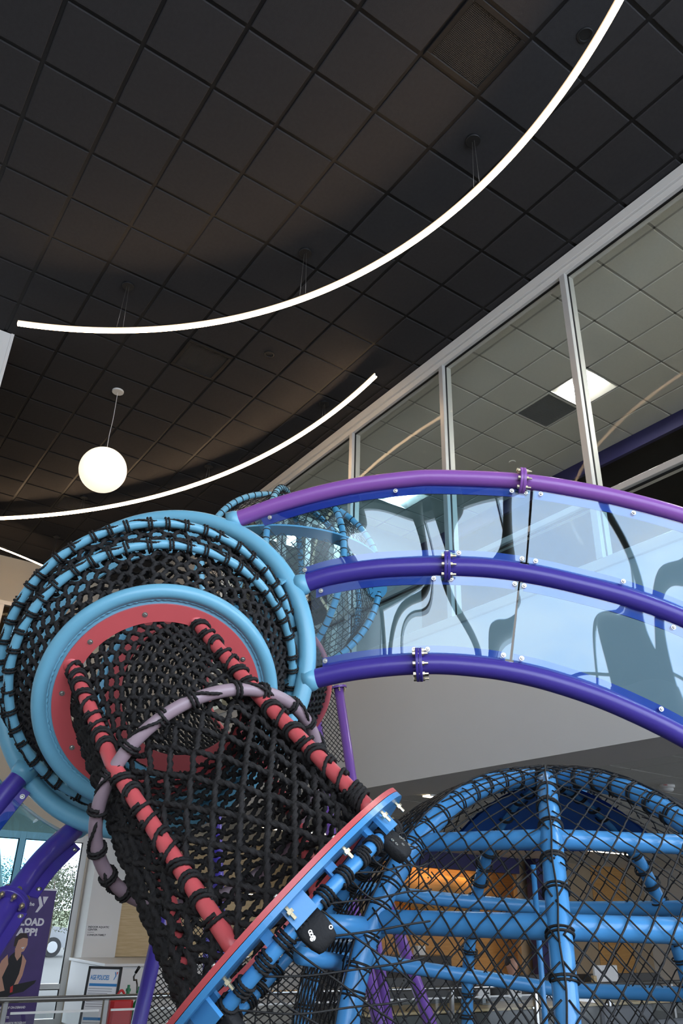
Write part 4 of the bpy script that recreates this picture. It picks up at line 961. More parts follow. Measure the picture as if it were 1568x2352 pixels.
# black padded covers with eyelets where globe pipes reach the plate
eye = MB(); annulus(eye, (0, 0, 0), (0, 0, 1), 0.0024, 0.0045, 0.002, 16); EYE = local_mesh(eye, 'eyelet', 'steel', False)
for px, py in ((880, 1890), (690, 2085), (470, 2325)):
    p, dd, tt = rimpos(px, py, 0.395, 0.03)
    bb = MB(); obox(bb, p+nD*0.008, tt*0.032, dd*0.006, nD*0.024); bb.build('pad_bracket', 'globe_blue', cp, False)
    q = p+nD*0.058-dd*0.025
    bb = MB(); n_ = 16; aa = np.linspace(0, 2*math.pi, n_, endpoint=False); V_ = []
    for h_, rx, ry in ((-0.046, 0.036, 0.010), (-0.040, 0.044, 0.016), (-0.005, 0.046, 0.020), (0.030, 0.042, 0.022), (0.056, 0.034, 0.018), (0.062, 0.022, 0.010)):
        h_, rx, ry = h_*0.72, rx*0.78, ry*0.85
        V_ += [q+nD*h_+tt*(np.sign(math.cos(a))*abs(math.cos(a))**0.4*rx)+dd*(np.sign(math.sin(a))*abs(math.sin(a))**0.4*ry) for a in aa]
    bb.add(V_, [[r_*n_+i, r_*n_+(i+1) % n_, (r_+1)*n_+(i+1) % n_, (r_+1)*n_+i] for r_ in range(5) for i in range(n_)], [list(range(n_-1, -1, -1)), list(range(5*n_, 6*n_))])
    pad = bb.build('padded_cover', 'black_cloth', GL)
    for k in range(6):
        u_, w_ = rng.uniform(-0.028, 0.028), rng.uniform(-0.026, 0.028); g1, g2, _ = basis(dd); inst(EYE, 'eyelet', pad, mw(q+tt*u_+nD*w_+dd*0.0178, g1, g2, dd))
# pipes from the left rib to the coupling
for (ax, ay, ad_), (bx, by, bd_) in (((735, 2125, 2.02), (870, 2132, 2.22)), ((690, 2195, 1.98), (800, 2215, 2.25))):
    bb = MB(); tube(bb, [at(ax, ay, ad_), at(bx, by, bd_)], 0.028 if ay == 2125 else 0.021, 16); bb.build('link_pipe', 'globe_blue', GL)
# gathered net between the coupling ring and the globe
dirS = nrm(cK-cS)
loft = Loft([(cK, -nD, 0.37), (cS+dirS*0.90, nrm(dirS*0.8-nD*0.2), 0.34)], V(0, 0, 1.0))
def loft_twine(lf, N, twist, r, parent, name):
    b = MB(); n = 34; w = np.linspace(0, lf.L, n)
    for fam in (1, -1):
        for k in range(N):
            P, d = lf.ev(2*math.pi*k/N+fam*twist*w/lf.L, w, 0.006*np.sin(w*60+k)); tube(b, P, r, 4, ref=d)
    return tag(b.build(name, 'twine', parent), kind='stuff')
loft_twine(loft, 24, 0.35, 0.0024, GL, 'gathered_net')

# ---- second, paler globe further back behind the arch
cQ = at(655, 1338, 6.1); h3 = cQ-CAM; h3[2] = 0; h3 = nrm(h3); s3 = V(h3[1], -h3[0], 0); RQ = 0.735
G2 = thing('net_globe', 'pale blue netted climbing globe further back, behind the arched panels', 'climbing globe', cQ)
for azd in (-12, 33, 78, 123, 168, 213, 258, 303):
    la = np.linspace(math.radians(90), math.radians(-62), 60); P = sph(cQ, RQ, np.full(60, math.radians(azd)), la, h3, s3)
    bb = MB(); tube(bb, P, 0.024, 12, ref=P-cQ); ro = bb.build('rib', 'sky_blue', G2)
    bb = MB(); S_ = np.linspace(2, 57, 30)
    for u in S_:
        i = int(u); c_ = P[i]; T_ = nrm(P[i+1]-P[i-1]); e1, e2, _ = basis(T_)
        tube(bb, circle(c_, e1, e2, 0.0255, 12), 0.0045, 4, closed=True, ref=T_)
    tag(bb.build('lashing', 'twine', ro), kind='stuff')
bb = MB(); a = np.radians(np.linspace(-30, 75, 40)); lt = np.full(40, math.radians(9))
for w0, w1, zz in ((RQ-0.09, RQ+0.03, 0.0),):
    P0 = sph(cQ, w0, a, lt, h3, s3); P1 = sph(cQ, w1, a, lt, h3, s3); up_ = V(0, 0, 0.012); v = np.stack([P0, P1, P1+up_, P0+up_], 1).reshape(-1, 3); q = []
    for i in range(39):
        for k in range(4): q.append([i*4+k, i*4+(k+1) % 4, (i+1)*4+(k+1) % 4, (i+1)*4+k])
    bb.add(v, q, [[3, 2, 1, 0], [156, 157, 158, 159]])
bb.build('deck_ring', 'sky_blue', G2, False)
pd = at(866, 1352, 5.95); bb = MB(); disc(bb, pd, -FW, 0.075, 0.012, 32); bb.build('flange_disc', 'sky_blue', G2, 'auto')
globe_net(cQ, RQ-0.03, h3, s3, [-12, 33, 78, 123, 168, 213, 258, 303], math.radians(-60), math.radians(89), 0.085, 0.0028, G2, 'inner_net', knots=False)

# ---- purple support posts
def post(label, p0, p1, r, m, flange=True, group='purple support posts under the play structure'):
    p0, p1 = np.asarray(p0, float), np.asarray(p1, float); d = nrm(p1-p0); k = (0-p0[2])/d[2]; p1 = p0+d*k
    t = thing('support_post', label, 'post', p1, group)
    bb = MB(); tube(bb, [p0, p1], r, 18); bb.build('shaft', m, t)
    bb = MB(); disc(bb, p1+V(0, 0, 0.008), (0, 0, 1), r*2.1, 0.016, 32); bb.build('base_plate', m, t, 'auto')
    if flange:
        bb = MB(); disc(bb, p0-d*0.004, -d, r*1.8, 0.016, 32); f_ = bb.build('top_flange', m, t, 'auto'); e1, e2, _ = basis(d)
        for q in range(6): a = math.pi*q/3; inst(HEXB, 'flange_bolt', f_, mw(p0+(e1*math.cos(a)+e2*math.sin(a))*r*1.45, e1, e2, d))
    return t
post('violet post with black net beside the leaning poster', at(378, 2085, 3.9), at(326, 2320, 3.75), 0.036, 'violet', False)
post('plum post seen right of the tunnel under the arch', at(777, 1580, 6.3), at(812, 1815, 6.0), 0.037, 'plum')
post('plum post partly hidden by the mauve hoop', at(718, 1580, 6.4), at(738, 1740, 6.2), 0.040, 'plum')
post('left of the two plum posts leaning behind the blue globe', at(800, 2050, 4.6), at(872, 2352, 4.3), 0.040, 'plum', False)
post('right of the two plum posts leaning behind the blue globe', at(893, 2080, 4.7), at(988, 2352, 4.4), 0.036, 'plum', False)
post('violet post glimpsed through the middle of the rope tunnel', at(494, 1860, 4.4), at(500, 2030, 4.3), 0.034, 'violet', False)
post('thin violet post low behind the rope tunnel', at(476, 2050, 4.9), at(470, 2330, 4.8), 0.02, 'violet', False)
def flat_net(label, A, B, Cc, Dd, nu, nv, r=0.003):
    """diamond net hung between four corners"""
    b = MB(); A, B, Cc, Dd = map(np.asarray, (A, B, Cc, Dd)); S = lambda u, v: A*(1-u)*(1-v)+B*u*(1-v)+Cc*u*v+Dd*(1-u)*v
    tot = nu
    for k in range(-nv, nu+nv+1):
        for sg in (1, -1):
            pts = []
            for v in np.linspace(0, 1, 24):
                u = (k+sg*v*nv)/nu
                if -1e-6 <= u <= 1+1e-6: pts.append(S(u, v)+rng.normal(0, 0.0015, 3))
            if len(pts) > 1: tube(b, np.array(pts), r, 4)
    o = b.build('safety_net', 'twine', None); return tag(o, label, 'net', 'hanging black safety nets')
flat_net('black diamond net panel low left beside the violet post', at(380, 2085, 3.88), at(520, 2090, 4.6), at(500, 2420, 4.5), at(312, 2400, 3.7), 12, 22)
flat_net('narrow black net between the two plum posts under the arch', at(722, 1585, 6.35), at(770, 1580, 6.3), at(800, 1750, 6.1), at(735, 1750, 6.2), 6, 14)
flat_net('black net filling the gap below the end of the tunnel', at(540, 2200, 3.6), at(800, 2170, 3.9), at(880, 2420, 3.6), at(470, 2420, 3.4), 15, 12)

# ================================================================== BACKGROUND AT FLOOR LEVEL
EX, EY, EZ = V(1, 0, 0), V(0, 1, 0), V(0, 0, 1)
# ---- railing along y = 7.2
RY = 7.22
RL = thing('guard_railing', 'stainless guard railing with glass infill crossing the lobby floor', 'railing', (4, RY, 0))
bb = MB(); tube(bb, [V(1.2, RY, 1.07), V(12.5, RY, 1.07)], 0.021, 14); bb.build('top_rail', 'chrome', RL)
rp = [1.93, 2.72, 3.95, 5.2, 6.45, 7.7, 8.95, 10.2, 11.45]
for k, x in enumerate(rp):
    bb = MB(); bbox(bb, x-0.02, x+0.02, RY-0.02, RY+0.02, 0.0, 1.055, bev=0.004); po = bb.build('rail_post', 'chrome', RL, False)
    if k+1 < len(rp):
        x0, x1 = x+0.05, rp[k+1]-0.05
        bb = MB(); box(bb, x0, x1, RY-0.005, RY+0.005, 0.10, 0.985); bb.build('glass_panel', 'glass_clear', RL, False)
        bb = MB(); box(bb, x0, x1, RY-0.007, RY+0.007, 0.975, 0.99); bb.build('glass_edge', 'white_metal', RL, False)
        for z in (0.3, 0.86):
            for xx in (x0+0.012, x1-0.012):
                bb = MB(); disc(bb, (xx, RY-0.012, z), (0, -1, 0), 0.014, 0.016, 14, 0.003); bb.build('glass_clip', 'chrome', RL, 'auto')

# ---- retractable banner
BY = 13.2; br = ony(130, 2045, BY)[0]; bw = 0.86; bl = br-bw; bt = ony(130, 2045, BY)[2]
BN = thing('retractable_banner', 'purple pull-up banner reading DOWNLOAD THE APP in front of the entrance glazing', 'banner', (br-bw/2, BY, 0))
bb = MB(); box(bb, bl, br, BY, BY+0.004, 0.08, bt); bb.build('print_sheet', 'banner', BN, False)
bb = MB(); box(bb, bl-0.005, br+0.005, BY-0.012, BY+0.014, bt-0.008, bt+0.018); bb.build('top_bar', 'alum', BN, False)
bb = MB(); bbox(bb, bl-0.01, br+0.01, BY-0.09, BY+0.09, 0.0, 0.085, bev=0.015); bb.build('base_cassette', 'alum', BN, False)
def on(x, z, d=0.003): return V(bl+x*bw, BY-d, z)
def poly(par, pts, m, name, th=0.001): 
    bb = MB(); P = [np.asarray(p, float) for p in pts]; k = len(P); bb.add(P+[p-V(0, th, 0) for p in P], [[i, (i+1) % k, k+(i+1) % k, k+i] for i in range(k)], [list(range(k-1, -1, -1)), list(range(k, 2*k))]); return bb.build(name, m, par, False)
# the Y mark
yl = lambda pts: [on(0.70+x*0.17, bt-0.30+z*0.21) for x, z in pts]
poly(BN, yl([(0.0, 1.0), (0.28, 1.0), (0.66, 0.42), (0.22, 0.0), (0.0, 0.0), (0.30, 0.42)]), 'ink_white', 'logo_mark')
poly(BN, yl([(0.50, 1.0), (1.05, 1.0), (0.74, 0.50), (0.60, 0.72)]), 'ink_white', 'logo_mark')
text(BN, 'the', on(0.56, bt-0.215), EX, EZ, 0.05, 'ink_white', bold=0.002)
text(BN, 'DOWNLOAD', on(0.88, bt-0.47), EX, EZ, 0.095, 'ink_white', bold=0.006, align='RIGHT', width=0.76)
text(BN, 'THE APP!', on(0.80, bt-0.60), EX, EZ, 0.095, 'ink_white', bold=0.006, align='RIGHT', width=0.60)
for i, s_t in enumerate(('THOUSANDS OF PIECES OF ON-DEMAND', 'AND LIVE CONTENT', 'TRACK YOUR WORKOUTS', 'EARN POINTS IN OUR REWARDS PROGRAM', 'ENROLL IN FITNESS CHALLENGES', 'ACCESS BRANCH SCHEDULES')):
    zz = bt-(1.50, 1.545, 1.615, 1.685, 1.755, 1.825)[i]
    if zz > 0.1: text(BN, s_t, on(0.10, zz), EX, EZ, 0.028, 'ink_white', bold=0.0015, width=(0.62, 0.30, 0.42, 0.66, 0.50, 0.44)[i])
# printed figure: woman in a dark vest leaning over a bike, drawn as flat print
pc = lambda pts, d=0.002: [on(x, bt-z, d) for x, z in pts]
poly(BN, pc([(0.14, 1.45), (0.20, 1.16), (0.36, 1.02), (0.42, 0.86), (0.50, 0.80), (0.62, 0.84), (0.66, 0.98), (0.60, 1.16), (0.52, 1.30), (0.50, 1.46)], 0.0015), 'ink_black', 'printed_vest')
poly(BN, pc([(0.38, 0.84), (0.30, 0.92), (0.24, 1.10), (0.34, 1.30), (0.44, 1.28), (0.36, 1.12), (0.42, 0.96)], 0.0025), 'skin', 'printed_arm')
poly(BN, pc([(0.62, 0.84), (0.70, 0.92), (0.68, 1.10), (0.62, 1.24), (0.57, 1.22), (0.62, 1.08), (0.63, 0.96)], 0.0025), 'skin', 'printed_arm')
poly(BN, pc([(0.50, 0.86), (0.48, 0.76), (0.58, 0.74), (0.60, 0.86), (0.55, 0.92)], 0.0025), 'skin', 'printed_neck')
poly(BN, pc([(0.47, 0.70), (0.50, 0.62), (0.58, 0.60), (0.66, 0.64), (0.67, 0.72), (0.63, 0.80), (0.57, 0.82), (0.50, 0.78)], 0.003), 'skin', 'printed_face')
poly(BN, pc([(0.45, 0.74), (0.45, 0.63), (0.52, 0.57), (0.62, 0.57), (0.67, 0.64), (0.58, 0.63), (0.51, 0.66), (0.49, 0.74)], 0.0035), 'hair', 'printed_hair')
poly(BN, pc([(0.57, 0.755), (0.63, 0.745), (0.61, 0.775)], 0.0038), 'ink_white', 'printed_smile')
poly(BN, pc([(0.44, 1.30), (0.54, 1.22), (0.66, 1.20), (0.92, 1.16), (0.90, 1.20), (0.74, 1.30), (0.60, 1.32), (0.48, 1.36)], 0.003), 'ink_black', 'printed_handlebar')
poly(BN, pc([(0.52, 1.24), (0.56, 1.22), (0.57, 1.30), (0.53, 1.31)], 0.0035), 'ink_red', 'printed_grip')

# ---- white pier, sign plate, oak wall, white casework
PX0 = ony(186, 2200, 14.9)[0]; PX1 = ony(270, 2150, 14.9)[0]
b = MB(); box(b, PX0, PX1, 14.9, YB, 0, SOF+0.2); tag(b.build('wall_pier', 'wall_white', None, False), 'white pier between the entrance glazing and the oak panel', 'wall', kind='structure')
p0 = ony(199, 2124, 14.89); p1 = ony(254, 2155, 14.89)
SG = thing('room_sign', 'small clear sign reading INDOOR AQUATIC CENTER on the white pier', 'sign', (p0[0], 14.885, p1[2]))
bb = MB(); box(bb, p0[0], p1[0], 14.885, 14.899, p1[2]-0.01, p0[2]+0.01); bb.build('plate', 'white_lam', SG, False)
wS = p1[0]-p0[0]
for i, (s_t, w_) in enumerate((('INDOOR AQUATIC', 0.80), ('CENTER', 0.36), ('CONKLIN FAMILY', 0.72))):
    text(SG, s_t, V(p0[0]+0.07*wS, 14.8845, p0[2]-(0.035, 0.075, 0.155)[i]*1.0-0.01), EX, EZ, 0.030, 'ink_black', bold=0.001, width=w_*wS)
bb = MB(); box(bb, p0[0]+0.07*wS, p0[0]+0.32*wS, 14.8835, 14.885, p0[2]-0.115, p0[2]-0.111); bb.build('rule_line', 'ink_black', SG, False)
OX0 = PX1; OX1 = 9.6
t = tag(empty('wall_oak', (OX0, 15.2, 0)), 'pale oak panelled wall behind the white casework', 'wall', kind='structure')
nP = 4
for k in range(nP):
    for z0, z1 in ((0.98, 2.05), (2.06, SOF+0.1)):
        bb = MB(); bbox(bb, OX0+(OX1-OX0)*k/nP+0.003, OX0+(OX1-OX0)*(k+1)/nP-0.003, 15.2, 15.3, z0, z1, bev=0.003); bb.build('oak_panel', 'oak', t, False)
CB = thing('low_cabinet', 'long white low cabinet in front of the oak wall', 'cabinet', (6.6, 13.4, 0))
bb = MB(); bbox(bb, 4.9, 9.5, 13.2, 14.85, 0.08, 0.94, bev=0.004); bb.build('body', 'white_lam', CB, False)
bb = MB(); bbox(bb, 4.86, 9.54, 13.15, 14.86, 0.945, 0.985, bev=0.004); bb.build('worktop', 'white_lam', CB, False)
for k in range(6):
    x0 = 4.95+k*0.77; bb = MB(); bbox(bb, x0, x0+0.75, 13.175, 13.198, 0.12, 0.92, bev=0.003); dr = bb.build('door', 'white_lam', CB, False)
    bb = MB(); box(bb, x0+0.64, x0+0.66, 13.150, 13.174, 0.62, 0.80); bb.build('handle', 'steel', dr, False)

# ---- AGE POLICIES poster on a leaning stand
q0 = at(205, 2219, 8.6); q1 = at(281, 2223, 8.6); wQ = np.linalg.norm((q1-q0)[:2]); ux = nrm(V(*(q1-q0)[:2], 0)); nQ = np.cross(ux, EZ); nQ = nQ if nQ@(-FW) > 0 else -nQ
uz = nrm(EZ-0.22*nQ); hQ = 1.25
uz = nrm(EZ*1.0-nQ*0.16)
AP = thing('poster_stand', 'black framed AGE POLICIES poster leaning behind the railing', 'poster', (q0+q1)/2-uz*hQ)
TLc = q0
def onq(x, y, d=0.0): return TLc+ux*x*wQ-uz*y+np.cross(ux, uz)*d*(1 if np.cross(ux, uz)@(-FW) > 0 else -1)
nf = np.cross(ux, uz); nf = nf if nf@(-FW) > 0 else -nf
bb = MB(); obox(bb, onq(0.5, hQ/2, -0.012), ux*wQ/2, uz*hQ/2, nf*0.010); bb.build('backing', 'black_metal', AP, False)
for c_, a_, b_ in ((onq(0.5, 0.012), ux*wQ/2, uz*0.012), (onq(0.0, hQ/2)+ux*0.012, ux*0.012, uz*hQ/2), (onq(1.0, hQ/2)-ux*0.012, ux*0.012, uz*hQ/2)):
    bb = MB(); obox(bb, c_, a_, b_, nf*0.012); bb.build('frame_bar', 'black_metal', AP, False)
bb = MB(); obox(bb, onq(0.5, hQ/2, 0.0), ux*(wQ/2-0.022), uz*(hQ/2-0.022), nf*0.002); bb.build('sheet', 'paper', AP, False)
text(AP, 'AGE POLICIES', onq(0.10, 0.125, 0.003), ux, uz, 0.045, 'ink_blue', bold=0.0015, width=0.56*wQ)
def pq(pts, m, nm): 
    bb = MB(); prism(bb, pts, ux*wQ, -uz, onq(0, 0, 0.0025), nf, 0.001); bb.build(nm, m, AP, False)
pq([(0.80, 0.05), (0.83, 0.05), (0.865, 0.085), (0.81, 0.125), (0.79, 0.125), (0.835, 0.085)], 'ink_blue', 'logo_mark'); pq([(0.86, 0.05), (0.90, 0.05), (0.875, 0.08), (0.865, 0.068)], 'ink_red', 'logo_mark')
for k, (y_, m_) in enumerate(((0.16, 'ink_blue'), (0.28, 'ink_blue'), (0.47, 'ink_blue'), (0.64, 'ink_violet'), (0.80, 'ink_plum'))):
    pq([(0.10, y_), (0.92, y_), (0.92, y_+0.026), (0.10, y_+0.026)], m_, 'heading_band')
    for r_ in range(3):
        yy = y_+0.045+r_*0.022
        pq([(0.10, yy), (0.80-0.12*(r_ == 2), yy), (0.80-0.12*(r_ == 2), yy+0.007), (0.10, yy+0.007)], 'ink_grey', 'text_line')

# ---- oxygen cylinders on a trolley, red kit bag
def cylinder(px, py, dep, label, m='green'):
    p = at(px, py, dep); p = V(p[0], p[1], 0); zt = at(px, py, dep)[2]
    t = thing('gas_cylinder', label, 'gas cylinder', p, 'medical gas cylinders by the white cabinet')
    r = 0.07
    bb = MB(); lathe(bb, p, [(r, 0.0), (r, zt-0.34)], seg=20); bb.build('body', 'silver_grey', t, 'auto')
    bb = MB(); lathe(bb, p+V(0, 0, zt-0.34), [(r, 0), (r, 0.12), (r*0.85, 0.17), (r*0.45, 0.21), (r*0.3, 0.22)], seg=20); bb.build('shoulder', m, t)
    bb = MB(); lathe(bb, p+V(0, 0, zt-0.12), [(0.018, 0), (0.018, 0.06), (0.026, 0.06), (0.026, 0.085), (0.014, 0.09), (0.014, 0.12)], seg=12); bb.build('valve', 'green', t, 'auto')
cylinder(296, 2262, 8.4, 'left green-shouldered gas cylinder beside the poster'); cylinder(320, 2266, 8.5, 'right green-shouldered gas cylinder next to the violet post')
tp = at(311, 2300, 9.0); TRL = thing('cylinder_trolley', 'silver trolley handle with a black grip behind the gas cylinders', 'trolley', (tp[0], tp[1], 0))
bb = MB(); tube(bb, ppos([V(tp[0], tp[1], 0.05), V(tp[0], tp[1], 0.9), at(306, 2250, 9.0), at(312, 2232, 9.0)], 20), 0.010, 8); bb.build('handle_bar', 'chrome', TRL)
bb = MB(); tube(bb, [at(311.5, 2234, 9.0), at(320, 2221, 9.0)], 0.016, 10); bb.build('grip', 'black_metal', TRL)
bb = MB(); box(bb, tp[0]-0.14, tp[0]+0.14, tp[1]-0.1, tp[1]+0.1, 0.0, 0.03); bb.build('foot_plate', 'black_metal', TRL, False)
kp = at(272, 2330, 7.9); bb = MB(); bbox(bb, kp[0]-0.12, kp[0]+0.12, kp[1]-0.08, kp[1]+0.08, 0.0, 0.92, bev=0.03)
KB = thing('red_kit_bag', 'red bag behind the railing beside the leaning poster', 'bag', (kp[0], kp[1], 0))
bb.build('body', 'red', KB, False); bb = MB(); tube(bb, ppos([V(kp[0]-0.05, kp[1], 0.92), V(kp[0], kp[1], 0.98), V(kp[0]+0.05, kp[1], 0.92)], 10), 0.012, 8); bb.build('strap', 'red', KB)

# ---- outdoors through the entrance glazing
b = MB(); box(b, -60, 80, YB+0.25, 120, -0.3, -0.05); tag(b.build('ground_outside', 'asphalt', None, False), 'pale asphalt drive outside the entrance', 'ground', kind='structure')
b = MB()
gx, gy = np.meshgrid(np.linspace(-30, 70, 40), np.linspace(46, 78, 10), indexing='ij'); gz = 0.02+0.05*(gy-46)+0.15*np.sin(gx*0.5)
i, j = np.meshgrid(np.arange(39), np.arange(9), indexing='ij'); b.add(np.stack([gx, gy, gz], -1).reshape(-1, 3), np.stack([i*10+j, (i+1)*10+j, (i+1)*10+j+1, i*10+j+1], -1).reshape(-1, 4))
tag(b.build('grass_bank', 'grass', None), 'dry grass bank beyond the drive outside', 'grass', kind='structure')
def tree(p, H, W_, label, seed):
    r_ = np.random.default_rng(seed); t = thing('tree', label, 'tree', p, 'trees seen through the entrance glazing'); p = np.asarray(p, float)
    bb = MB(); tube(bb, ppos([p, p+V(0.1, 0, H*0.4), p+V(0, 0.1, H*0.85)], 12), np.linspace(0.16, 0.04, 12)*H/6, 8); bb.build('trunk', 'bark', t)
    n = 2600; c = r_.normal(0, 1, (n, 3)); c /= np.linalg.norm(c, axis=1)[:, None]; lob = r_.integers(0, 9, n)
    lc = np.stack([r_.uniform(-W_*0.5, W_*0.5, 9), r_.uniform(-W_*0.5, W_*0.5, 9), H*r_.uniform(0.45, 0.88, 9)], 1)
    Q = p+lc[lob]+c*r_.uniform(0.3, 1, (n, 1))**0.5*W_*0.33
    s_ = 0.11*H/6; d1 = r_.normal(0, 1, (n, 3)); d1 /= np.linalg.norm(d1, axis=1)[:, None]; d2 = np.cross(d1, c); d2 /= np.linalg.norm(d2, axis=1)[:, None]+1e-9
    v = np.stack([Q-d1*s_, Q+d2*s_*0.5, Q+d1*s_, Q-d2*s_*0.5], 1).reshape(-1, 3); bb = MB(); bb.add(v, np.arange(n*4).reshape(-1, 4)); tag(bb.build('foliage', 'leaf', t, False), kind='stuff')
for k, (px, dist, H, W_, lab) in enumerate(((116, 34, 3.1, 2.6, 'dusty green tree behind the banner top'), (165, 44, 3.7, 3.0, 'taller green tree right of the banner outside'), (190, 58, 3.6, 3.4, 'far green tree at the right edge of the entrance glazing'), (20, 64, 4.5, 5, 'tree outside at the far left behind the panel'))):
    q = ray(px, 2090); q[2] = 0; q = nrm(q); tree((q[0]*dist, q[1]*dist, 0.0), H, W_, lab, 20+k)
# white pickup parked outside
q = ray(112, 2140); q[2] = 0; q = nrm(q); cp_ = q*39.0
CR = thing('parked_car', 'white car parked outside, its front seen past the banner', 'car', (cp_[0], cp_[1], -0.05))
def carp(pts, y0, y1, m, nm, bev=0.0):
    bb = MB(); prism(bb, pts, EX, EZ, V(cp_[0], cp_[1]+y0, -0.05), EY, y1-y0); return bb.build(nm, m, CR, False)
carp([(-3.4, 0.35), (0.75, 0.35), (1.0, 0.5), (1.02, 0.85), (0.9, 1.02), (-0.5, 1.14), (-3.4, 1.16)], -0.95, 0.95, 'car', 'body')
carp([(-2.9, 1.16), (-0.5, 1.14), (-1.25, 1.75), (-2.7, 1.78)], -0.85, 0.85, 'car', 'cabin')
carp([(-2.6, 1.2), (-0.75, 1.18), (-1.3, 1.68), (-2.5, 1.70)], -0.87, -0.851, 'black_metal', 'side_window')
for xw in (-0.05, -2.6):
    bb = MB(); lathe(bb, V(cp_[0]+xw, cp_[1]-0.97, 0.31), [(0.36, 0), (0.36, 0.24), (0.22, 0.24)], (0, 1, 0), 24); w_ = bb.build('wheel', 'tyre', CR, 'auto')
    bb = MB(); disc(bb, V(cp_[0]+xw, cp_[1]-0.98, 0.31), (0, -1, 0), 0.21, 0.03, 20, 0.008); bb.build('hub', 'silver_grey', w_, 'auto')
carp([(0.80, 0.72), (1.0, 0.70), (1.0, 0.84), (0.84, 0.88)], -0.97, -0.955, 'ink_grey', 'headlight')
b = MB(); tube(b, [V(4.0, 20, 4.3), V(5.4, 20.5, 0.0)], 0.16, 12); tube(b, [V(2.6, 20, -0.05), V(2.6, 20, 4.3)], 0.16, 12); box(b, -6, 12, 17.0, 21.0, 4.2, 4.6)
tag(b.build('trim_2', 'concrete', None, False), 'pale entrance canopy with a slanting column outside', 'canopy', kind='structure')

# ---- reception under the soffit
FY = 13.1
t = tag(empty('wall_far', (13, FY, 0)), 'taupe panelled wall at the far end of the reception', 'wall', kind='structure')
for k in range(7):
    x0 = 10.0+k*1.22
    if k >= 3:
        bb = MB(); bbox(bb, x0+0.006, x0+1.214, FY, FY+0.12, 0, SOF+0.04, bev=0.004); bb.build('wall_panel', 'taupe' if k != 5 else 'amber', t, False)
b = MB(); box(b, 9.6, 10.0, FY, YB, 0, SOF+0.06); tag(b.build('wall_return', 'taupe', None, False), 'taupe return wall beside the reception niche', 'wall', kind='structure')
nx0, nx1 = ony(935, 2000, FY+0.6)[0], ony(1215, 2000, FY+0.6)[0]
b = MB(); box(b, nx0-0.6, nx1+0.6, FY+0.75, FY+0.85, 0, SOF+0.06); tag(b.build('wall_niche', 'amber', None, False), 'amber wood wall at the back of the reception', 'wall', kind='structure')
b = MB(); box(b, nx0-0.6, 13.66, FY-0.1, FY+0.1, 2.62, SOF+0.02); tag(b.build('trim_3', 'navy', None, False), 'navy fascia over the reception niche', 'fascia', kind='structure')
# curved backlit wood panel
sx0, sx1 = ony(930, 2000, FY+0.35)[0], ony(1098, 2000, FY+0.35)[0]
SH = thing('curved_wood_panel', 'curved wooden panel glowing from hidden light above', 'wall panel', ((sx0+sx1)/2, FY+0.35, 1.9))
a = np.linspace(0, 1, 24); px_ = sx0+(sx1-sx0)*a; py_ = FY+0.45-0.22*np.sin(math.pi*a); zt_, zb_ = 2.50, 1.72
v = np.concatenate([np.stack([px_, py_, np.full(24, zt_)], 1), np.stack([px_, py_, zb_+0.28*(2*a-1)**2], 1), np.stack([px_, py_+0.03, np.full(24, zt_)], 1), np.stack([px_, py_+0.03, zb_+0.28*(2*a-1)**2], 1)])
bb = MB(); bb.add(v, [[i, i+1, 25+i, 24+i] for i in range(23)]+[[49+i, 48+i, 72+i, 73+i] for i in range(23)]+[[24+i, 25+i, 73+i, 72+i] for i in range(23)]); bb.build('panel', 'amber', SH)
bb = MB(); box(bb, sx0, sx1, FY+0.13, FY+0.17, 2.66, 2.675); bb.build('light_tape', 'tape', SH, False)
cx_ = ony(1240, 2100, FY-0.3)[0]
b = MB(); bbox(b, cx_-0.16, cx_+0.16, FY-0.45, FY-0.13, 0, SOF, bev=0.01); tag(b.build('column', 'navy', None, False), 'dark purple column behind the globe pole', 'column')
# counter
DK = thing('reception_desk', 'long reception desk with a charcoal screen and pale top', 'desk', (9.5, 8.8, 0))
bb = MB(); bbox(bb, 6.2, 12.6, 8.40, 8.46, 0.0, 0.70, bev=0.006); bb.build('front_panel', 'charcoal', DK, False)
bb = MB(); bbox(bb, 6.15, 12.65, 8.36, 9.08, 0.71, 0.74, bev=0.006); bb.build('desk_top', 'oak', DK, False)
bb = MB(); bbox(bb, 6.2, 12.6, 9.085, 9.13, 0.0, 1.04, bev=0.006); bb.build('privacy_screen', 'charcoal', DK, False)
b = MB(); bbox(b, 8.3, 11.2, 12.5, 12.98, 0.0, 1.12, bev=0.01); tag(b.build('back_counter', 'charcoal', None, False), 'charcoal back counter behind the reception desk', 'counter')
def monitor(px, py0, py1, wpx, dep, label):
    p = ony(px, (py0+py1)/2, 8.8); dep = pj(p)[2]; wd = wpx*dep/F_PX*1.15; hh = (py1-py0)*dep/F_PX*0.85; p[2] = 0.80+hh/2; t = thing('monitor', label, 'monitor', (p[0], p[1], 0.74), 'white monitors on the reception desk')
    bb = MB(); bbox(bb, p[0]-wd/2, p[0]+wd/2, p[1]-0.02, p[1]+0.02, p[2]-hh/2, p[2]+hh/2, bev=0.008); bb.build('screen_back', 'white_lam', t, False)
    bb = MB(); box(bb, p[0]-0.03, p[0]+0.03, p[1]-0.01, p[1]+0.03, 0.745, p[2]); bb.build('stand', 'silver_grey', t, False)
    bb = MB(); bbox(bb, p[0]-0.1, p[0]+0.1, p[1]-0.08, p[1]+0.08, 0.7405, 0.752, bev=0.004); bb.build('foot', 'silver_grey', t, False)
    bb = MB(); box(bb, p[0]+wd*0.05, p[0]+wd*0.38, p[1]-0.024, p[1]-0.02, p[2]-hh*0.25, p[2]-hh*0.18); bb.build('vent_slot', 'black_metal', t, False)
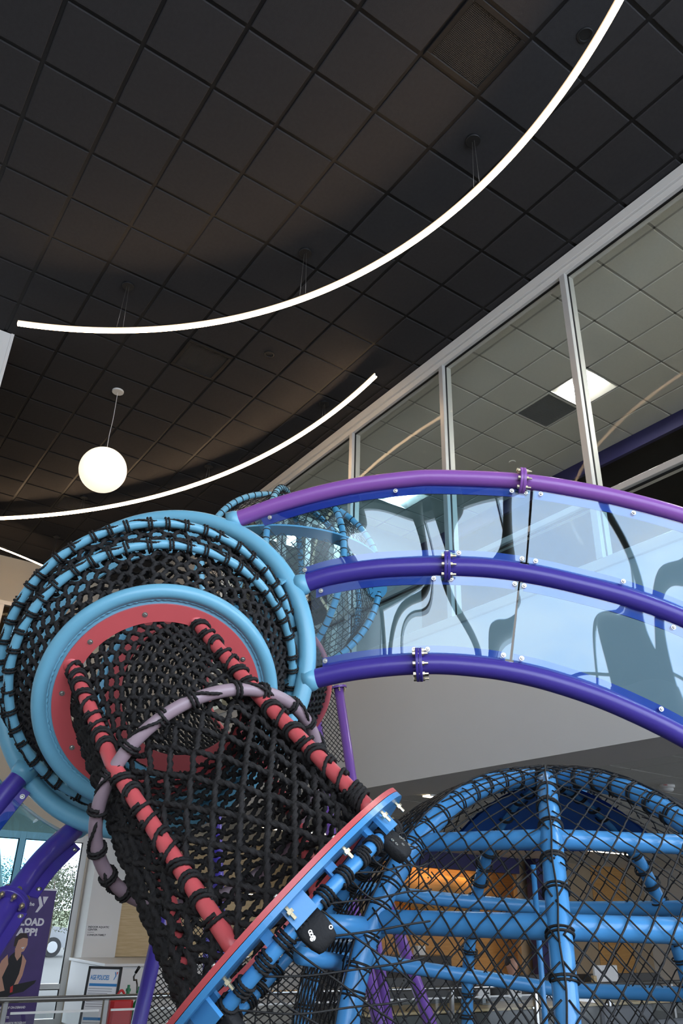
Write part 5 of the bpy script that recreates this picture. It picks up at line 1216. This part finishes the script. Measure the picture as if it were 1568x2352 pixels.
monitor(1110, 2266, 2312, 34, 10.2, 'left white monitor on the reception desk seen through the net'); monitor(1182, 2268, 2313, 36, 10.2, 'middle white monitor on the reception desk seen through the net'); monitor(1278, 2272, 2312, 30, 10.2, 'white monitor just left of the globe pole')
p = ony(1393, 2262, 8.75); WB = thing('white_board', 'large white panel standing right of the globe pole', 'panel', (p[0], p[1], 0))
bb = MB(); bbox(bb, p[0]-0.26, p[0]+0.26, p[1]-0.02, p[1]+0.02, 0.745, p[2]+0.25, bev=0.006); bb.build('board', 'white_lam', WB, False)
bb = MB(); bbox(bb, p[0]-0.3, p[0]-0.235, p[1]-0.03, p[1]+0.03, 0.745, p[2]+0.12, bev=0.006); bb.build('side_box', 'oak', WB, False)
p = ony(963, 2190, 12.7); b = MB(); bbox(b, p[0]-0.09, p[0]+0.09, p[1]-0.07, p[1]+0.07, 1.1205, 1.27, bev=0.006)
tag(b.build('small_box', 'white_lam', None, False), 'small white box on the charcoal back counter', 'box')
for k, (px, w_) in enumerate(((1440, 0.8), (1535, 0.5))):
    p = at(px, 2335, 7.9); b = MB(); bbox(b, p[0]-w_/2, p[0]+w_/2, p[1]-0.03, p[1]+0.03, 0.0, 0.98-0.1*k, bev=0.02)
    tag(b.build('fabric_screen', 'grey_fabric', None, False), ('wide grey fabric seat back behind the railing at the right', 'grey fabric seat back at the lower right corner')[k], 'seat back')
# person behind the counter: head and shoulders in a red top
pp = at(1176, 2232, 11.3)
PS = thing('person', 'person in a red top seated behind the reception desk', 'person', (pp[0], pp[1], 0))
bb = MB(); px0, py0_, hz = pp[0], pp[1], pp[2]+0.06
def ell(b, c, rx, ry, rz): 
    u = np.linspace(0, 2*math.pi, 20, endpoint=False); w = np.linspace(-math.pi/2+0.05, math.pi/2-0.05, 12); v = np.array([[c[0]+rx*math.cos(l)*math.cos(k), c[1]+ry*math.cos(l)*math.sin(k), c[2]+rz*math.sin(l)] for l in w for k in u])
    i, j = np.meshgrid(np.arange(11), np.arange(20), indexing='ij'); b.add(v, np.stack([i*20+j, i*20+(j+1) % 20, (i+1)*20+(j+1) % 20, (i+1)*20+j], -1).reshape(-1, 4), [list(range(19, -1, -1)), list(range(220, 240))])
prof = [(0.16, 0.11, -0.95), (0.19, 0.13, -0.75), (0.17, 0.115, -0.55), (0.20, 0.12, -0.32), (0.19, 0.11, -0.22), (0.10, 0.08, -0.17), (0.055, 0.055, -0.13), (0.052, 0.055, -0.09), (0.062, 0.07, -0.06), (0.074, 0.092, 0.0), (0.076, 0.096, 0.05), (0.066, 0.085, 0.10), (0.03, 0.04, 0.125)]
u = np.linspace(0, 2*math.pi, 24, endpoint=False); v = np.array([[px0+rx*math.cos(k), py0_+ry*math.sin(k), hz+z_] for rx, ry, z_ in prof for k in u]); i, j = np.meshgrid(np.arange(len(prof)-1), np.arange(24), indexing='ij')
bb.add(v, np.stack([i*24+j, i*24+(j+1) % 24, (i+1)*24+(j+1) % 24, (i+1)*24+j], -1).reshape(-1, 4), [list(range(23, -1, -1)), list(range((len(prof)-1)*24, len(prof)*24))]); bb.build('body', 'skin', PS)
bb = MB(); v = np.array([[px0+(rx+0.012)*math.cos(k), py0_+(ry+0.012)*math.sin(k), hz+z_] for rx, ry, z_ in prof[:6] for k in u]); i, j = np.meshgrid(np.arange(5), np.arange(24), indexing='ij')
bb.add(v, np.stack([i*24+j, i*24+(j+1) % 24, (i+1)*24+(j+1) % 24, (i+1)*24+j], -1).reshape(-1, 4)); bb.build('shirt', 'red', PS)
bb = MB(); ell(bb, V(px0, py0_+0.015, hz+0.055), 0.083, 0.10, 0.085); bb.build('hair', 'hair', PS)
